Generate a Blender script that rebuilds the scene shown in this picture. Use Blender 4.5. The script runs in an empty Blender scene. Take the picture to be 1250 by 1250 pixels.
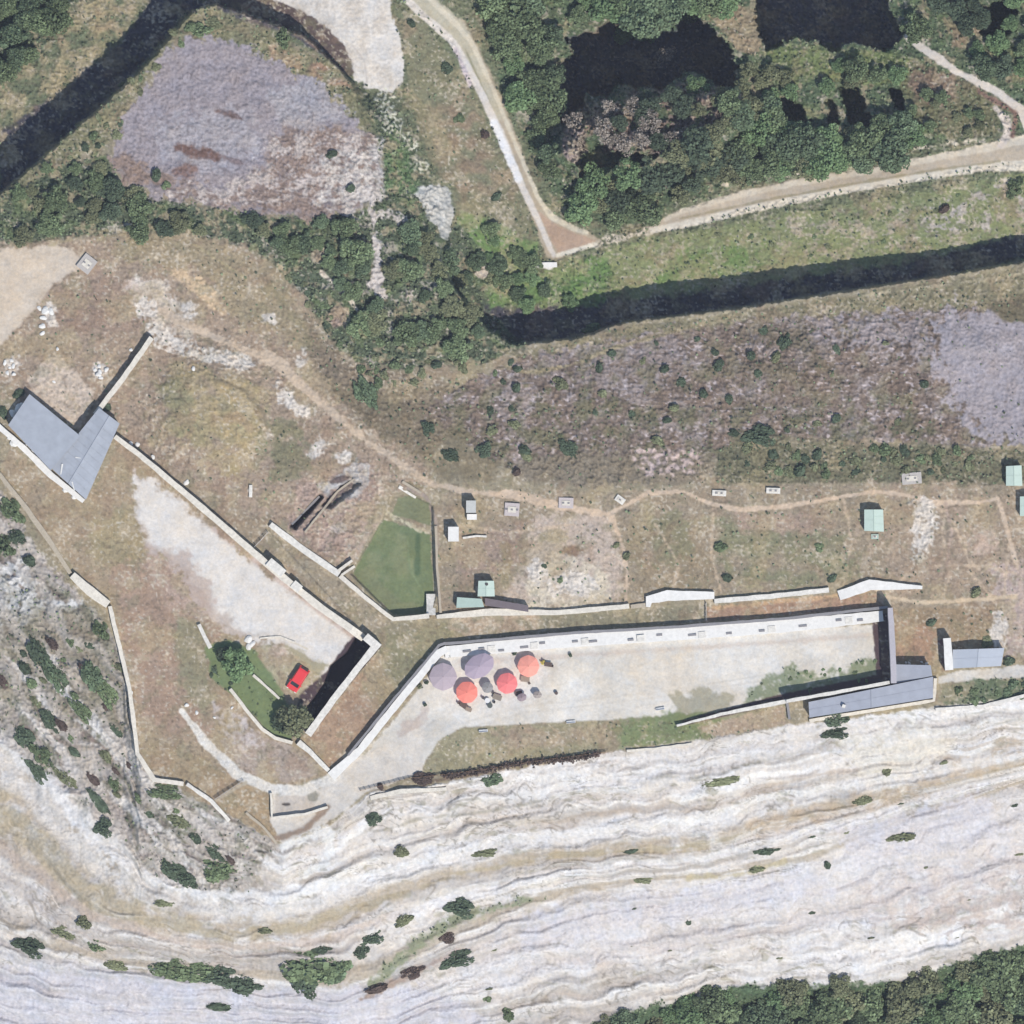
import bpy, math, random
import numpy as np
from mathutils import Vector

# ------------------------------------------------------------------ camera, sky, sun, exposure
S = 0.16            # metres per photograph pixel (1250 px wide)
HC = 3000.0         # height the picture is taken from
rng = np.random.default_rng(7)
random.seed(7)
sc = bpy.context.scene
col = sc.collection

cd = bpy.data.cameras.new("camera"); cam = bpy.data.objects.new("camera", cd); col.objects.link(cam)
cam.location = (0, 0, HC); cam.rotation_euler = (0, 0, 0)
cd.sensor_width = 36; cd.sensor_height = 36; cd.lens = 36 * HC / (1250 * S)
cd.clip_start = 50; cd.clip_end = 30000
sc.camera = cam

SUN_EL = math.radians(58)
SH = Vector((0.53, -0.85, 0)).normalized()            # horizontal direction towards the sun
w = bpy.data.worlds.new("World"); sc.world = w; w.use_nodes = True
nt = w.node_tree; bg = nt.nodes["Background"]
sky = nt.nodes.new("ShaderNodeTexSky"); sky.sky_type = 'NISHITA'; sky.sun_disc = False
sky.sun_elevation = SUN_EL; sky.sun_rotation = math.atan2(SH.x, SH.y)
sky.air_density = 1.3; sky.dust_density = 0.5
nt.links.new(sky.outputs[0], bg.inputs[0]); bg.inputs[1].default_value = 0.12
sl = bpy.data.lights.new("sun", 'SUN'); sun = bpy.data.objects.new("sun", sl); col.objects.link(sun)
sl.energy = 4.2; sl.angle = math.radians(0.5); sl.color = (1.0, 0.94, 0.86)
sd = Vector((SH.x * math.cos(SUN_EL), SH.y * math.cos(SUN_EL), math.sin(SUN_EL)))
sun.rotation_euler = sd.to_track_quat('Z', 'Y').to_euler()
sc.view_settings.view_transform = 'Standard'; sc.view_settings.look = 'None'
sc.view_settings.exposure = 0.12; sc.view_settings.gamma = 1
sc.cycles.pixel_filter_width = 2.0
sc.cycles.max_bounces = 5; sc.cycles.diffuse_bounces = 3; sc.cycles.transparent_max_bounces = 4
KLIT = 1.42         # how bright a flat sunlit surface of albedo 1 renders

def lin(c):
    c = np.asarray(c, float) / 255.0
    return np.where(c <= 0.04045, c / 12.92, ((c + 0.055) / 1.055) ** 2.4)
def alb(c):         # albedo that shows as picture colour c on flat sunlit ground
    return np.clip(lin(c) / KLIT, 0.008, 0.72)

def P(px, py, z=0.0):
    k = (HC - z) / HC
    return ((px - 625) * S * k, (625 - py) * S * k, z)

# ------------------------------------------------------------------ terrain grid
def axis():
    fine = np.arange(-60, 1311, 1.25)
    out = []; d = 3.0; x = fine[-1]
    while x < 16000:
        x += d; d *= 1.16; out.append(x)
    out = np.array(out)
    lo = fine[0] - (out - fine[-1])
    return np.concatenate([lo[::-1], fine, out])
GX = axis(); GY = axis(); NX = len(GX); NY = len(GY)
X, Y = np.meshgrid(GX, GY); X = X.astype(np.float32); Y = Y.astype(np.float32)

_perm = rng.permutation(4096).astype(np.int32)
_grad = rng.uniform(0, 2 * np.pi, 4096)
_gx = np.cos(_grad).astype(np.float32); _gy = np.sin(_grad).astype(np.float32)
def perlin(x, y, seed=0):
    xi = np.floor(x).astype(np.int64); yi = np.floor(y).astype(np.int64)
    xf = (x - xi).astype(np.float32); yf = (y - yi).astype(np.float32)
    u = xf * xf * xf * (xf * (xf * 6 - 15) + 10); v = yf * yf * yf * (yf * (yf * 6 - 15) + 10)
    def g(ix, iy, dx, dy):
        h = _perm[(_perm[(ix + seed * 57) & 4095] + iy + seed * 131) & 4095]
        return _gx[h] * dx + _gy[h] * dy
    a = g(xi, yi, xf, yf); b = g(xi + 1, yi, xf - 1, yf)
    c = g(xi, yi + 1, xf, yf - 1); d = g(xi + 1, yi + 1, xf - 1, yf - 1)
    return ((a + (b - a) * u) * (1 - v) + (c + (d - c) * u) * v) * 1.5
def nz(scale, seed=0):
    return perlin(X / scale, Y / scale, seed)
N3, N5, N9, N16, N30, N60, N120 = (nz(s, i) for i, s in enumerate((3.2, 5.5, 9, 16, 30, 60, 130)))
M4, M7, M14, M26, M50 = (nz(s, 20 + i) for i, s in enumerate((4, 7, 14, 26, 50)))
FINE = 0.5 * N5 + 0.3 * N3 + 0.4 * M7
EDGE = 0.9 * N16 + 0.6 * M7 + 0.35 * N3      # for ragged edges
def sst(x, a=0.0, b=1.0):
    t = np.clip((x - a) / (b - a), 0, 1); return t * t * (3 - 2 * t)

def window(pts, pad):
    p = np.asarray(pts, float)
    x0, y0 = p.min(0) - pad; x1, y1 = p.max(0) + pad
    i0, i1 = np.searchsorted(GX, [x0, x1]); j0, j1 = np.searchsorted(GY, [y0, y1])
    return slice(max(j0 - 1, 0), min(j1 + 1, NY)), slice(max(i0 - 1, 0), min(i1 + 1, NX))
def segdist(x, y, a, b):
    dx, dy = b[0] - a[0], b[1] - a[1]; L = dx * dx + dy * dy + 1e-9
    t = np.clip(((x - a[0]) * dx + (y - a[1]) * dy) / L, 0, 1)
    return np.hypot(x - a[0] - t * dx, y - a[1] - t * dy), t
def polysd(pts, x, y):
    d = np.full(x.shape, 1e9, np.float32); ins = np.zeros(x.shape, bool); n = len(pts)
    for i in range(n):
        a, b = pts[i], pts[(i + 1) % n]
        d = np.minimum(d, segdist(x, y, a, b)[0])
        if a[1] != b[1]:
            c = ((a[1] > y) != (b[1] > y)) & (x < (b[0] - a[0]) * (y - a[1]) / (b[1] - a[1]) + a[0])
            ins ^= c
    return np.where(ins, d, -d)
def linesd(pts, ws, x, y):
    best = np.full(x.shape, -1e9, np.float32)
    if np.isscalar(ws): ws = [ws] * len(pts)
    for i in range(len(pts) - 1):
        d, t = segdist(x, y, pts[i], pts[i + 1])
        best = np.maximum(best, (ws[i] + (ws[i + 1] - ws[i]) * t) / 2 - d)
    return best

C = np.empty((NY, NX, 3), np.float32); C[:] = alb((156, 147, 126))
Z = np.zeros((NY, NX), np.float32)
R = np.full((NY, NX), 0.05, np.float32)          # roughness of the ground, metres
V = np.zeros((NY, NX), np.float32)               # how much low undergrowth grows here
ZN = np.zeros((NY, NX), np.int8)
ZNAMES = ['ground', 'rock_slope', 'road', 'path', 'courtyard', 'lawn', 'rubble_field', 'gravel_bank']

def _apply(sl_, m, color, rough, veg, zone, blotch):
    c = alb(color)
    if blotch: pass
    mm = m[..., None]
    C[sl_] = C[sl_] * (1 - mm) + c.astype(np.float32) * mm
    if rough is not None: R[sl_] = R[sl_] * (1 - m) + rough * m
    if veg is not None: V[sl_] = V[sl_] * (1 - m) + veg * m
    if zone is not None:
        z = ZN[sl_]; z[m > 0.5] = zone; ZN[sl_] = z
def area(pts, color, f=4, e=5, op=1.0, patch=None, rough=None, veg=None, zone=None):
    """fill a region; f feather, e raggedness of the edge (px); patch=(noise, threshold, softness)"""
    sl_ = window(pts, f + 2 * e + 4)
    d = polysd(pts, X[sl_], Y[sl_]) + e * EDGE[sl_]
    m = sst(d / f, -0.5, 0.5) * op
    if patch is not None:
        n, th, so = patch; m = m * sst(n[sl_], th - so, th + so)
    _apply(sl_, m.astype(np.float32), color, rough, veg, zone, 0)
def line(pts, wd, color, f=2, e=1.0, op=1.0, patch=None, rough=None, veg=None, zone=None):
    mw = max(wd) if not np.isscalar(wd) else wd
    sl_ = window(pts, mw / 2 + f + 2 * e + 3)
    d = linesd(pts, wd, X[sl_], Y[sl_]) + e * EDGE[sl_]
    m = sst(d / f, -0.5, 0.5) * op
    if patch is not None:
        n, th, so = patch; m = m * sst(n[sl_], th - so, th + so)
    _apply(sl_, m.astype(np.float32), color, rough, veg, zone, 0)
def ell(cx, cy, rx, ry, ang=0, n=14):
    a = math.radians(ang); ca, sa = math.cos(a), math.sin(a)
    return [(cx + rx * math.cos(t) * ca - ry * math.sin(t) * sa, cy + rx * math.cos(t) * sa + ry * math.sin(t) * ca)
            for t in [2 * math.pi * k / n for k in range(n)]]
def blob(cx, cy, rx, ry, color, ang=0, **k):
    area(ell(cx, cy, rx, ry, ang), color, **k)
B = 16000
# ------------------------------------------------------------------ strata of the southern rock slope
K0 = ([-B, -200, 0, 60, 110, 150, 172, 215, 262, 330, 345, 400, 450, 520, 640, 740, 830, 960, 1140, 1250, 1500, B],
      [500, 480, 600, 690, 735, 790, 935, 962, 985, 1022, 1030, 1008, 965, 958, 935, 918, 905, 884, 862, 850, 810, 700])
K2 = ([-B, -300, 34, 111, 188, 285, 370, 449, 566, 667, 751, 864, 931, 998, 1065, 1166, 1250, 1500, B],
      [900, 760, 1018, 1099, 1122, 1142, 1129, 1099, 1062, 1045, 1038, 1032, 1005, 988, 975, 951, 932, 880, 800])
K3 = ([-B, -300, 0, 67, 134, 202, 336, 415, 482, 549, 617, 667, 751, 835, 880, 998, 1031, 1115, 1183, 1250, 1500, B],
      [1100, 950, 1132, 1159, 1173, 1183, 1193, 1205, 1176, 1142, 1115, 1095, 1079, 1072, 1068, 1045, 1032, 1000, 978, 955, 900, 850])
K4 = ([-B, -300, 0, 400, 720, 890, 1010, 1180, 1250, 1500, B], [1250, 1250, 1290, 1300, 1250, 1208, 1198, 1168, 1150, 1110, 1000])
ks = [(0, K0), (110, K2), (180, K3), (330, K4)]
yk = [np.interp(GX, *k)[None, :].astype(np.float32) for _, k in ks]
T = np.minimum(Y - yk[0], 0)
for i in range(3):
    t0, t1 = ks[i][0], ks[i + 1][0]
    fr = (Y - yk[i]) / (yk[i + 1] - yk[i])
    T = np.where((fr >= 0) & (fr < 1), t0 + fr * (t1 - t0), T)
T = np.where(Y >= yk[3], 330 + (Y - yk[3]), T)
T = T.astype(np.float32)
TW = T + 7 * M50 + 2.5 * M26
UX = X + 12 * M50
ST1 = perlin(UX / 60, TW / 5.0, 41); ST2 = perlin(UX / 26, TW / 2.6, 42); ST3 = perlin(UX / 120, TW / 12.0, 43)
ST4 = perlin(UX / 14, TW / 4.0, 44)
STA = perlin((X + 20 * M50) / 110, (TW + 5 * M50) / 10.0, 45)
B1 = perlin(UX / 420, (TW + 3 * M50 + 1.5 * M14) / 20.0, 55); B2 = perlin(UX / 260, (TW + 1.2 * M26) / 9.0, 56)
CR = 1 - np.abs(perlin((X + 16 * M26) / 75, (TW + 6 * M26) / 13.0, 57)) * 9
CR2 = 1 - np.abs(perlin((X + 12 * M14) / 34, (TW + 4 * M14) / 7.0, 58)) * 8
SF = 0.5 * perlin(UX / 95, TW / 7.0, 51) + 0.45 * perlin(UX / 44, TW / 3.8, 52) + 0.3 * perlin(UX / 17, TW / 2.2, 53)
FB = 0.45 * perlin(X / 21, Y / 19, 61) + 0.4 * perlin(X / 10, Y / 9, 62) + 0.35 * perlin(X / 5, Y / 4.4, 63) + 0.25 * perlin(X / 2.8, Y / 2.6, 64)
FC = 0.45 * perlin(X / 19, Y / 21, 65) + 0.4 * perlin(X / 9, Y / 10, 66) + 0.35 * perlin(X / 4.6, Y / 5, 67)
SLOPE = sst(T + 3 * EDGE, 0, 5)

# ------------------------------------------------------------------ heights
PLAT = [(-B, 900), (-300, 560), (-60, 300), (0, 236), (40, 203), (100, 150), (160, 98), (200, 55), (236, 12), (265, 5), (320, 24), (372, 44),
        (410, 80), (430, 100), (470, 200), (520, 290), (560, 360), (590, 396), (625, 421), (700, 413), (760, 393), (900, 376),
        (1050, 352), (1150, 337), (1250, 319), (1400, 300), (B, 300), (B, B), (-B, B)]
dp = polysd(PLAT, X, Y) + 1.6 * N16 + 1.2 * M7 + 0.6 * N3
softw = 2.0 + 85 * np.exp(-(((X - 500) / 62) ** 2 + ((Y - 215) / 120) ** 2) ** 2)
INP = sst(dp / softw, -1, 1) if False else np.where(softw < 3, sst(dp, -1.0, 1.0), sst(dp / softw, -1.0, 0.6))
cliffH = np.interp(GX, [-B, 0, 250, 330, 410, 480, 600, 800, 1000, 1150, 1250, B],
                   [13, 13, 13.5, 8.5, 7.5, 9, 10.5, 12.5, 11.5, 9.5, 10, 10])[None, :]
Z -= (1 - INP) * cliffH
# far north ground falls away, rubble slope leans north
Z -= sst(-dp, 0, 500) * 6 * (1 - INP)
Z -= 3.0 * sst((600 - Y) / 230) * sst(X, 480, 640)
# sheer hollows and a raised mound, added to hold the north-east wood's shadows
def hollow(pts, depth, f=2.5, e=5.5):
    sl_ = window(pts, 20)
    d = polysd(pts, X[sl_], Y[sl_]) + e * EDGE[sl_]
    Z[sl_] -= depth * sst(d / f, -0.5, 0.5)
def mound(pts, hgt, f=30, e=4):
    sl_ = window(pts, f)
    d = polysd(pts, X[sl_], Y[sl_]) + e * EDGE[sl_]
    Z[sl_] += hgt * sst(d / f, -0.5, 0.5)
HOL1 = [(742, 28), (762, 30), (800, 42), (826, 36), (838, 6), (856, 22), (880, 46), (898, 72), (896, 108), (872, 104), (858, 88), (835, 86),
        (812, 108), (775, 104), (752, 96), (742, 118), (716, 116), (704, 136), (688, 150), (678, 125), (680, 78), (705, 68), (688, 46), (722, 38)]
mound([(670, 190), (700, 150), (760, 118), (812, 108), (900, 110), (915, 150), (860, 190), (790, 215), (700, 215)], 9, f=26)
hollow(HOL1, 24)
hollow([(708, 172), (728, 168), (745, 186), (775, 188), (800, 190), (792, 200), (755, 200), (736, 212), (714, 222), (706, 200)], 10)
HOL2 = [(922, -60), (1068, -70), (1084, 10), (1102, 46), (1088, 58), (1066, 60), (1040, 52), (1020, 62), (996, 50), (972, 42), (950, 56), (936, 60), (926, 40)]
hollow(HOL2, 20)
hollow([(952, 122), (966, 118), (980, 134), (990, 156), (968, 158), (952, 150)], 9)
hollow([(1026, 108), (1044, 106), (1054, 124), (1064, 146), (1050, 156), (1036, 146), (1028, 128)], 11)
hollow([(1083, 104), (1094, 106), (1104, 126), (1104, 146), (1096, 140), (1090, 122)], 9)
hollow([(1008, 120), (1018, 124), (1024, 150), (1012, 152)], 6)
hollow([(1198, 8), (1226, 2), (1240, 14), (1232, 34), (1214, 56), (1202, 40)], 12)
# slopes to the south
Z -= np.clip(T, 0, 420) * S * 0.55 * sst(T, 0, 8)
Z -= SLOPE * (0.12 * SF + 0.8 * ST3 + 0.2 * STA + 0.4 * B2 * sst(700 - X + 0.5 * T, -300, 300) + 0.25 * B2 + 0.22 * sst(CR, 0.1, 0.9) * sst(N60 + M26, -0.2, 0.4) + 0.15 * sst(CR2, 0.2, 0.9) * sst(M50 + N16, 0.0, 0.5))
STEP = np.abs(((TW / 23.0 + 0.6 * ST3) % 1.0) - 0.5) * 2
Z -= SLOPE * 0.1 * sst(STEP, 0.1, 0.5) * sst(T, 6, 30) * sst(N60 + M50, -0.2, 0.3)
Z -= sst(T, 330, 360) * 3
# terraces and mounds of the fort
mound(ell(258, 505, 62, 70, 30), 2.6, f=60)
mound(ell(1060, 440, 160, 40, -5), 1.5, f=60)
def setz(pts, z, f=3, e=0):
    sl_ = window(pts, 12)
    m = sst((polysd(pts, X[sl_], Y[sl_]) + e * EDGE[sl_]) / f, -0.5, 0.5)
    Z[sl_] = Z[sl_] * (1 - m) + z * m
hollow([(436, 775), (462, 790), (412, 849), (376, 890), (368, 870), (384, 852), (396, 834), (404, 812), (424, 796)], 6.0, f=2, e=0.4)
hollow([(355, 642), (390, 603), (395, 607), (361, 646)], 2.6, f=1.5, e=0.5)
hollow([(392, 618), (404, 598), (430, 586), (440, 590), (428, 602), (404, 620)], 1.6, f=3, e=1.5)
setz([(476, 604), (497, 600), (528, 618), (532, 725), (524, 752), (480, 752), (428, 700), (468, 634)], -1.6)
setz([(332, 652), (342, 646), (412, 702), (478, 760), (540, 757), (770, 744), (1058, 722), (1080, 742), (700, 772), (545, 786), (492, 848), (462, 790), (445, 775)], -0.5)

# ------------------------------------------------------------------ painting the ground: its own colours, plus shade painted by walls and cliffs
GREEN = (92, 104, 86); DGREEN = (70, 88, 70); OLIVE = (136, 136, 110); TAN = (160, 147, 127)
WHITE = (222, 220, 216)
# lowland in the north
area([(-B, 250), (0, 236), (100, 150), (240, 10), (410, 78), (470, 200), (560, 360), (625, 421), (760, 393), (1250, 319), (B, 300), (B, -B), (-B, -B)],
     (118, 124, 98), f=10, e=6, rough=0.25, veg=0.25)
area([(-B, 250), (0, 170), (60, 125), (120, 70), (160, 30), (200, -30), (200, -B), (-B, -B)], (160, 152, 124), f=10, e=8, patch=(M14 + N30, -0.15, 0.35), veg=0.05)
area([(-B, -B), (95, -B), (95, 0), (70, 45), (30, 75), (5, 100), (-B, 120)], GREEN, f=12, e=14, rough=0.4, veg=0.9)
area([(0, 236), (0, 160), (60, 120), (150, 50), (190, -10), (260, 3), (320, 20), (410, 78), (372, 44), (240, 14), (100, 152)], (84, 82, 90), f=6, e=3, veg=0)  # dark floor colour painted to deepen the cliff's shadow band
line([(580, 378), (620, 400), (700, 387), (760, 367), (900, 348), (1050, 325), (1150, 311), (1250, 292), (1400, 280)], [34, 44, 46, 50, 52, 50, 46, 44, 44], (80, 78, 86), f=5, e=3, veg=0)  # dark strip painted along the long cliff's shadow to deepen it
area([(590, -B), (B, -B), (B, 140), (1250, 160), (1200, 168), (1000, 205), (900, 225), (800, 258), (785, 280), (705, 270), (672, 235), (640, 170), (610, 100)],
     (94, 110, 84), f=10, e=10, rough=0.3, veg=0.6)
area(HOL1, (112, 112, 122), f=6, e=3, veg=0.0)  # bluish floor painted to set the shade tone in the added hollows
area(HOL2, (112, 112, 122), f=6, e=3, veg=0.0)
area([(688, 150), (705, 128), (760, 112), (812, 108), (840, 95), (900, 110), (905, 140), (860, 160), (830, 175), (800, 190), (745, 185), (728, 168), (708, 172), (700, 195), (685, 180)],
     (132, 118, 112), f=8, e=8, patch=(N16 + M7, -0.25, 0.3), rough=1.1, veg=0.15)
blob(776, 168, 26, 12, (168, 150, 144), f=5, e=6, rough=0.9, veg=0)
blob(700, 178, 14, 20, (150, 136, 134), f=5, e=6, rough=0.9, veg=0)
area([(862, 16), (905, 6), (925, 15), (932, 60), (915, 70), (890, 50)], (160, 145, 120), f=5, e=5, veg=0.05)
area([(930, 60), (960, 55), (1090, 62), (1120, 80), (1130, 100), (1080, 105), (1000, 95), (950, 100)], (118, 130, 88), f=8, e=8, veg=0.3)
area([(1115, 75), (1180, 95), (1225, 130), (1215, 165), (1160, 170), (1120, 150), (1100, 110)], (118, 118, 90), f=8, e=6, veg=0.3)
area([(1112, 82), (1165, 92), (1160, 130), (1115, 125)], (136, 118, 102), f=10, e=8, veg=0.05)
area([(1150, 0), (1195, 0), (1200, 60), (1160, 60)], (138, 128, 104), f=8, e=8, patch=(M14, -0.1, 0.2), veg=0.1)
# grass beside the gravel and the track
area([(480, -B), (500, -B), (500, 0), (556, 80), (596, 150), (640, 240), (655, 300), (600, 320), (556, 300), (552, 230), (520, 190), (500, 120), (494, 40)],
     (134, 132, 106), f=6, e=4, rough=0.12, veg=0.08)
area([(520, 130), (570, 120), (600, 190), (600, 240), (560, 235), (525, 190)], (150, 136, 114), f=10, e=10, op=0.8, patch=(M14, -0.2, 0.4), veg=0)
area([(556, 260), (600, 270), (655, 300), (660, 330), (800, 290), (900, 290), (860, 345), (700, 375), (600, 372), (560, 330)], (114, 140, 88), f=8, e=6, veg=0.25)
area([(740, 305), (830, 285), (1250, 212), (B, 150), (B, 280), (1250, 285), (1100, 322), (900, 348), (760, 368)], (140, 147, 106), f=8, e=5, rough=0.12, veg=0.12)
area([(840, 300), (930, 300), (930, 330), (800, 345)], (112, 140, 84), f=10, e=10, op=0.8, patch=(M14, -0.2, 0.3), veg=0.2)
area([(930, 270), (1250, 225), (1250, 285), (1010, 320), (960, 310)], (176, 166, 152), f=8, e=8, patch=(FB, 0.16, 0.25), op=0.8, rough=0.15)
area([(1140, 240), (1250, 220), (1260, 270), (1120, 290)], (196, 188, 180), f=8, e=8, patch=(FB, 0.16, 0.2), rough=0.2)
# gravel bank and pale rock below the rubble heap
area([(262, 2), (290, -120), (400, -180), (470, -120), (478, 20), (490, 50), (494, 100), (478, 112), (444, 108), (412, 76), (372, 40), (320, 18)], (224, 218, 210), f=3, e=3, rough=0.08, veg=0, zone=7)
area([(280, 0), (470, 0), (486, 60), (480, 105), (440, 95), (400, 50)], (204, 196, 186), f=6, e=6, patch=(FB + 0.4 * N30, 0.15, 0.3), op=0.7)
line([(258, -2), (290, 2), (325, 12), (362, 26), (392, 46), (414, 68), (426, 88)], [16, 22, 28, 30, 28, 24, 14], (104, 90, 86), f=3, e=3, zone=0)  # gravel edge painted dark for the shadow of the cliff above
line([(430, 55), (445, 75), (448, 100)], 2, (190, 182, 175), op=0.6)
# plateau: wooded slope between the two rubble fields
area([(440, 105), (500, 170), (545, 260), (600, 320), (590, 380), (645, 424), (600, 440), (520, 445), (450, 460), (410, 430), (380, 380), (330, 318), (240, 290), (120, 290),
      (0, 300), (-B, 300), (-B, 240), (0, 238), (60, 205), (130, 185), (150, 230), (240, 250), (330, 262), (440, 255), (468, 225), (462, 170)],
     (96, 106, 86), f=8, e=8, rough=0.4, veg=0.8)
area([(0, 236), (60, 185), (130, 125), (230, 15), (262, 8), (400, 75), (440, 110), (460, 180), (380, 105), (330, 78), (262, 48), (215, 52), (178, 100), (140, 170), (60, 210), (0, 250)],
     (134, 132, 104), f=6, e=6, rough=0.25, veg=0.3)
area([(330, 55), (420, 90), (435, 110), (410, 105), (330, 72)], (160, 134, 114), f=5, e=4, patch=(M14, -0.2, 0.3), veg=0)
# rubble heap, north-west
RF1 = [(213, 52), (260, 44), (330, 72), (385, 98), (425, 135), (452, 170), (470, 210), (465, 240), (430, 262), (380, 266), (310, 262), (240, 246), (188, 244), (148, 218), (132, 192), (150, 150), (178, 100)]
area(RF1, (162, 154, 158), f=6, e=10, rough=0.16, veg=0, zone=6)
area([(132, 190), (160, 190), (200, 215), (240, 225), (300, 235), (325, 190), (345, 150), (400, 150), (455, 170), (470, 210), (462, 245), (380, 266), (240, 246), (150, 220)],
     (152, 134, 124), f=12, e=14, rough=0.25)
area([(320, 155), (460, 165), (470, 240), (240, 250), (190, 235), (300, 215)], (202, 192, 186), f=8, e=10, patch=(FB + 0.3 * N30, 0.06, 0.22), op=0.9, rough=0.25)
area([(400, 190), (468, 170), (474, 240), (430, 262), (390, 250)], (212, 205, 198), f=8, e=10, patch=(FB + 0.3, 0.1, 0.25), op=0.85, rough=0.3)
area([(330, 110), (385, 98), (430, 140), (380, 160), (340, 150)], (178, 176, 180), f=10, e=10, op=0.6)
area([(190, 150), (300, 130), (320, 180), (270, 210), (200, 200)], (174, 170, 174), f=16, e=14, op=0.7)
blob(243, 186, 30, 7, (122, 98, 90), ang=14, f=5, e=4); blob(280, 140, 18, 4, (124, 106, 102), ang=20, f=4, e=3)
blob(226, 208, 16, 8, (138, 114, 106), ang=-10, f=6, e=4); blob(285, 196, 18, 4, (130, 116, 116), ang=20, f=4, e=3)
area(RF1, (128, 120, 126), f=8, e=4, patch=(M4 + 0.4 * N9, 0.35, 0.15), op=0.5)
# pale rock ribs on the wooded slope
area([(500, 228), (548, 226), (556, 258), (548, 296), (538, 286), (520, 258)], (206, 204, 198), f=3, e=4, rough=0.4, veg=0, zone=1)
for (a, b, c_, d_) in ((470, 122, 16, 12), (480, 150, 12, 14), (500, 175, 10, 12), (512, 205, 12, 10)):
    area(ell(a, b, c_, d_), (205, 205, 188), f=3, e=5, patch=(M4 + 0.3 * N9, 0.05, 0.15), rough=0.3, veg=0.05)
line([(452, 240), (456, 275), (462, 318), (458, 345), (466, 362)], [9, 8, 9, 20, 8], (208, 200, 194), f=3, e=5, rough=0.4, veg=0, zone=1)
line([(466, 258), (492, 268), (500, 290)], [10, 12, 8], (196, 190, 184), f=3, e=5, patch=(M4, -0.2, 0.2), rough=0.4, veg=0)
line([(392, 332), (410, 348), (425, 362), (437, 380)], [4, 5, 5, 4], (214, 206, 192), f=2, e=2, veg=0)
blob(500, 362, 8, 10, (196, 190, 180), f=3, e=4, patch=(M4, -0.1, 0.2), veg=0)
blob(590, 332, 9, 7, (176, 168, 162), f=3, e=3, veg=0)
blob(412, 384, 12, 14, (164, 146, 134), f=5, e=4, veg=0); blob(395, 312, 14, 10, (170, 160, 140), f=5, e=5, veg=0)
area([(478, 160), (496, 175), (512, 225), (500, 240), (470, 235), (468, 190)], (104, 126, 90), f=6, e=4, veg=0.6)
# west hill
area([(-B, 300), (0, 300), (80, 292), (200, 280), (300, 300), (370, 360), (400, 420), (450, 480), (520, 560), (540, 600), (480, 600), (420, 640), (330, 640), (150, 540), (0, 480), (-B, 450)],
     (164, 147, 130), f=10, e=8, rough=0.12, veg=0.02)
area([(120, 290), (230, 285), (330, 320), (390, 400), (380, 430), (300, 400), (240, 330), (150, 320)], (158, 146, 120), f=12, e=12, op=0.8, veg=0.05)
area([(370, 380), (430, 440), (560, 470), (640, 450), (700, 440), (560, 520), (520, 560), (430, 510), (380, 440)], (136, 124, 108), f=10, e=8, rough=0.2, veg=0.15)
area([(-B, 300), (0, 305), (70, 298), (112, 315), (90, 330), (60, 352), (36, 385), (0, 424), (-B, 440)], (214, 199, 180), f=5, e=4, rough=0.04, veg=0, zone=3)
area([(120, 330), (185, 360), (200, 400), (120, 410), (50, 400), (60, 360)], (158, 138, 124), f=10, e=10, op=0.7)
area([(150, 335), (190, 350), (240, 385), (230, 415), (190, 400), (160, 370)], (206, 192, 182), f=8, e=8, patch=(FB + 0.3, 0, 0.35))
area([(165, 340), (200, 345), (238, 385), (235, 420), (196, 405)], (216, 208, 200), f=8, e=8, patch=(FB + 0.1, 0, 0.3))
line([(215, 335), (245, 350), (270, 380)], [12, 22, 10], (205, 182, 152), f=6, e=4)
area([(178, 395), (215, 400), (245, 425), (300, 430), (312, 440), (290, 448), (240, 440), (205, 430), (180, 412)], (214, 208, 200), f=3, e=4, patch=(M7 + 0.5 * N3, -0.25, 0.2), rough=0.2)
for x_, y_, r_ in ((350, 485, 14), (368, 500, 9), (340, 470, 7), (330, 530, 8), (395, 545, 7), (372, 430, 5), (420, 560, 8), (306, 598, 4)):
    blob(x_, y_, r_ * 0.8, r_, (208, 202, 194), f=3, e=4, patch=(M4, -0.1, 0.2), rough=0.3)
area([(195, 450), (260, 440), (310, 470), (330, 540), (300, 590), (260, 570), (205, 520)], (166, 154, 120), f=18, e=14, op=0.9, patch=(N60 + 0.5 * M14, -0.3, 0.5))
blob(285, 505, 22, 44, (184, 164, 128), ang=-15, f=14, e=10, op=0.6, patch=(M14, -0.1, 0.4))
area([(190, 470), (215, 460), (240, 520), (215, 530)], (142, 140, 112), f=12, e=10, op=0.7)
blob(345, 545, 34, 30, (140, 136, 112), f=14, e=12, op=0.8, patch=(M14, -0.2, 0.3), veg=0.2)
line([(262, 458), (300, 480), (322, 520)], 2.5, (132, 120, 102), f=3, e=2, op=0.6); line([(250, 452), (310, 478)], 1.5, (190, 172, 140), f=2, op=0.6)
area([(34, 462), (66, 430), (116, 478), (98, 528), (86, 518), (38, 480)], (200, 186, 172), f=4, e=3, patch=(M14 + 0.6, 0, 0.5))
area([(362, 590), (392, 575), (440, 560), (470, 580), (460, 620), (420, 690), (395, 680), (350, 645)], (172, 152, 140), f=8, e=6, rough=0.2)
area([(388, 592), (410, 582), (434, 560), (452, 568), (450, 592), (430, 610), (405, 612)], (184, 182, 182), f=4, e=4, patch=(M7 + 0.6, 0.0, 0.3), rough=0.25)
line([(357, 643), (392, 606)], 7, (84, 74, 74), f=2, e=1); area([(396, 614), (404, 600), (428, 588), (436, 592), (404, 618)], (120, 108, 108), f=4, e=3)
blob(415, 585, 14, 4, (112, 100, 98), ang=-12, f=3, e=2); line([(400, 640), (425, 608)], 5, (136, 118, 116), f=3, e=2, op=0.7)
blob(412, 645, 10, 7, (196, 184, 176), f=4, e=3)
area([(150, 545), (170, 530), (330, 640), (440, 700), (445, 775), (300, 660)], (152, 136, 122), f=5, e=4, op=0.5)
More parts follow.
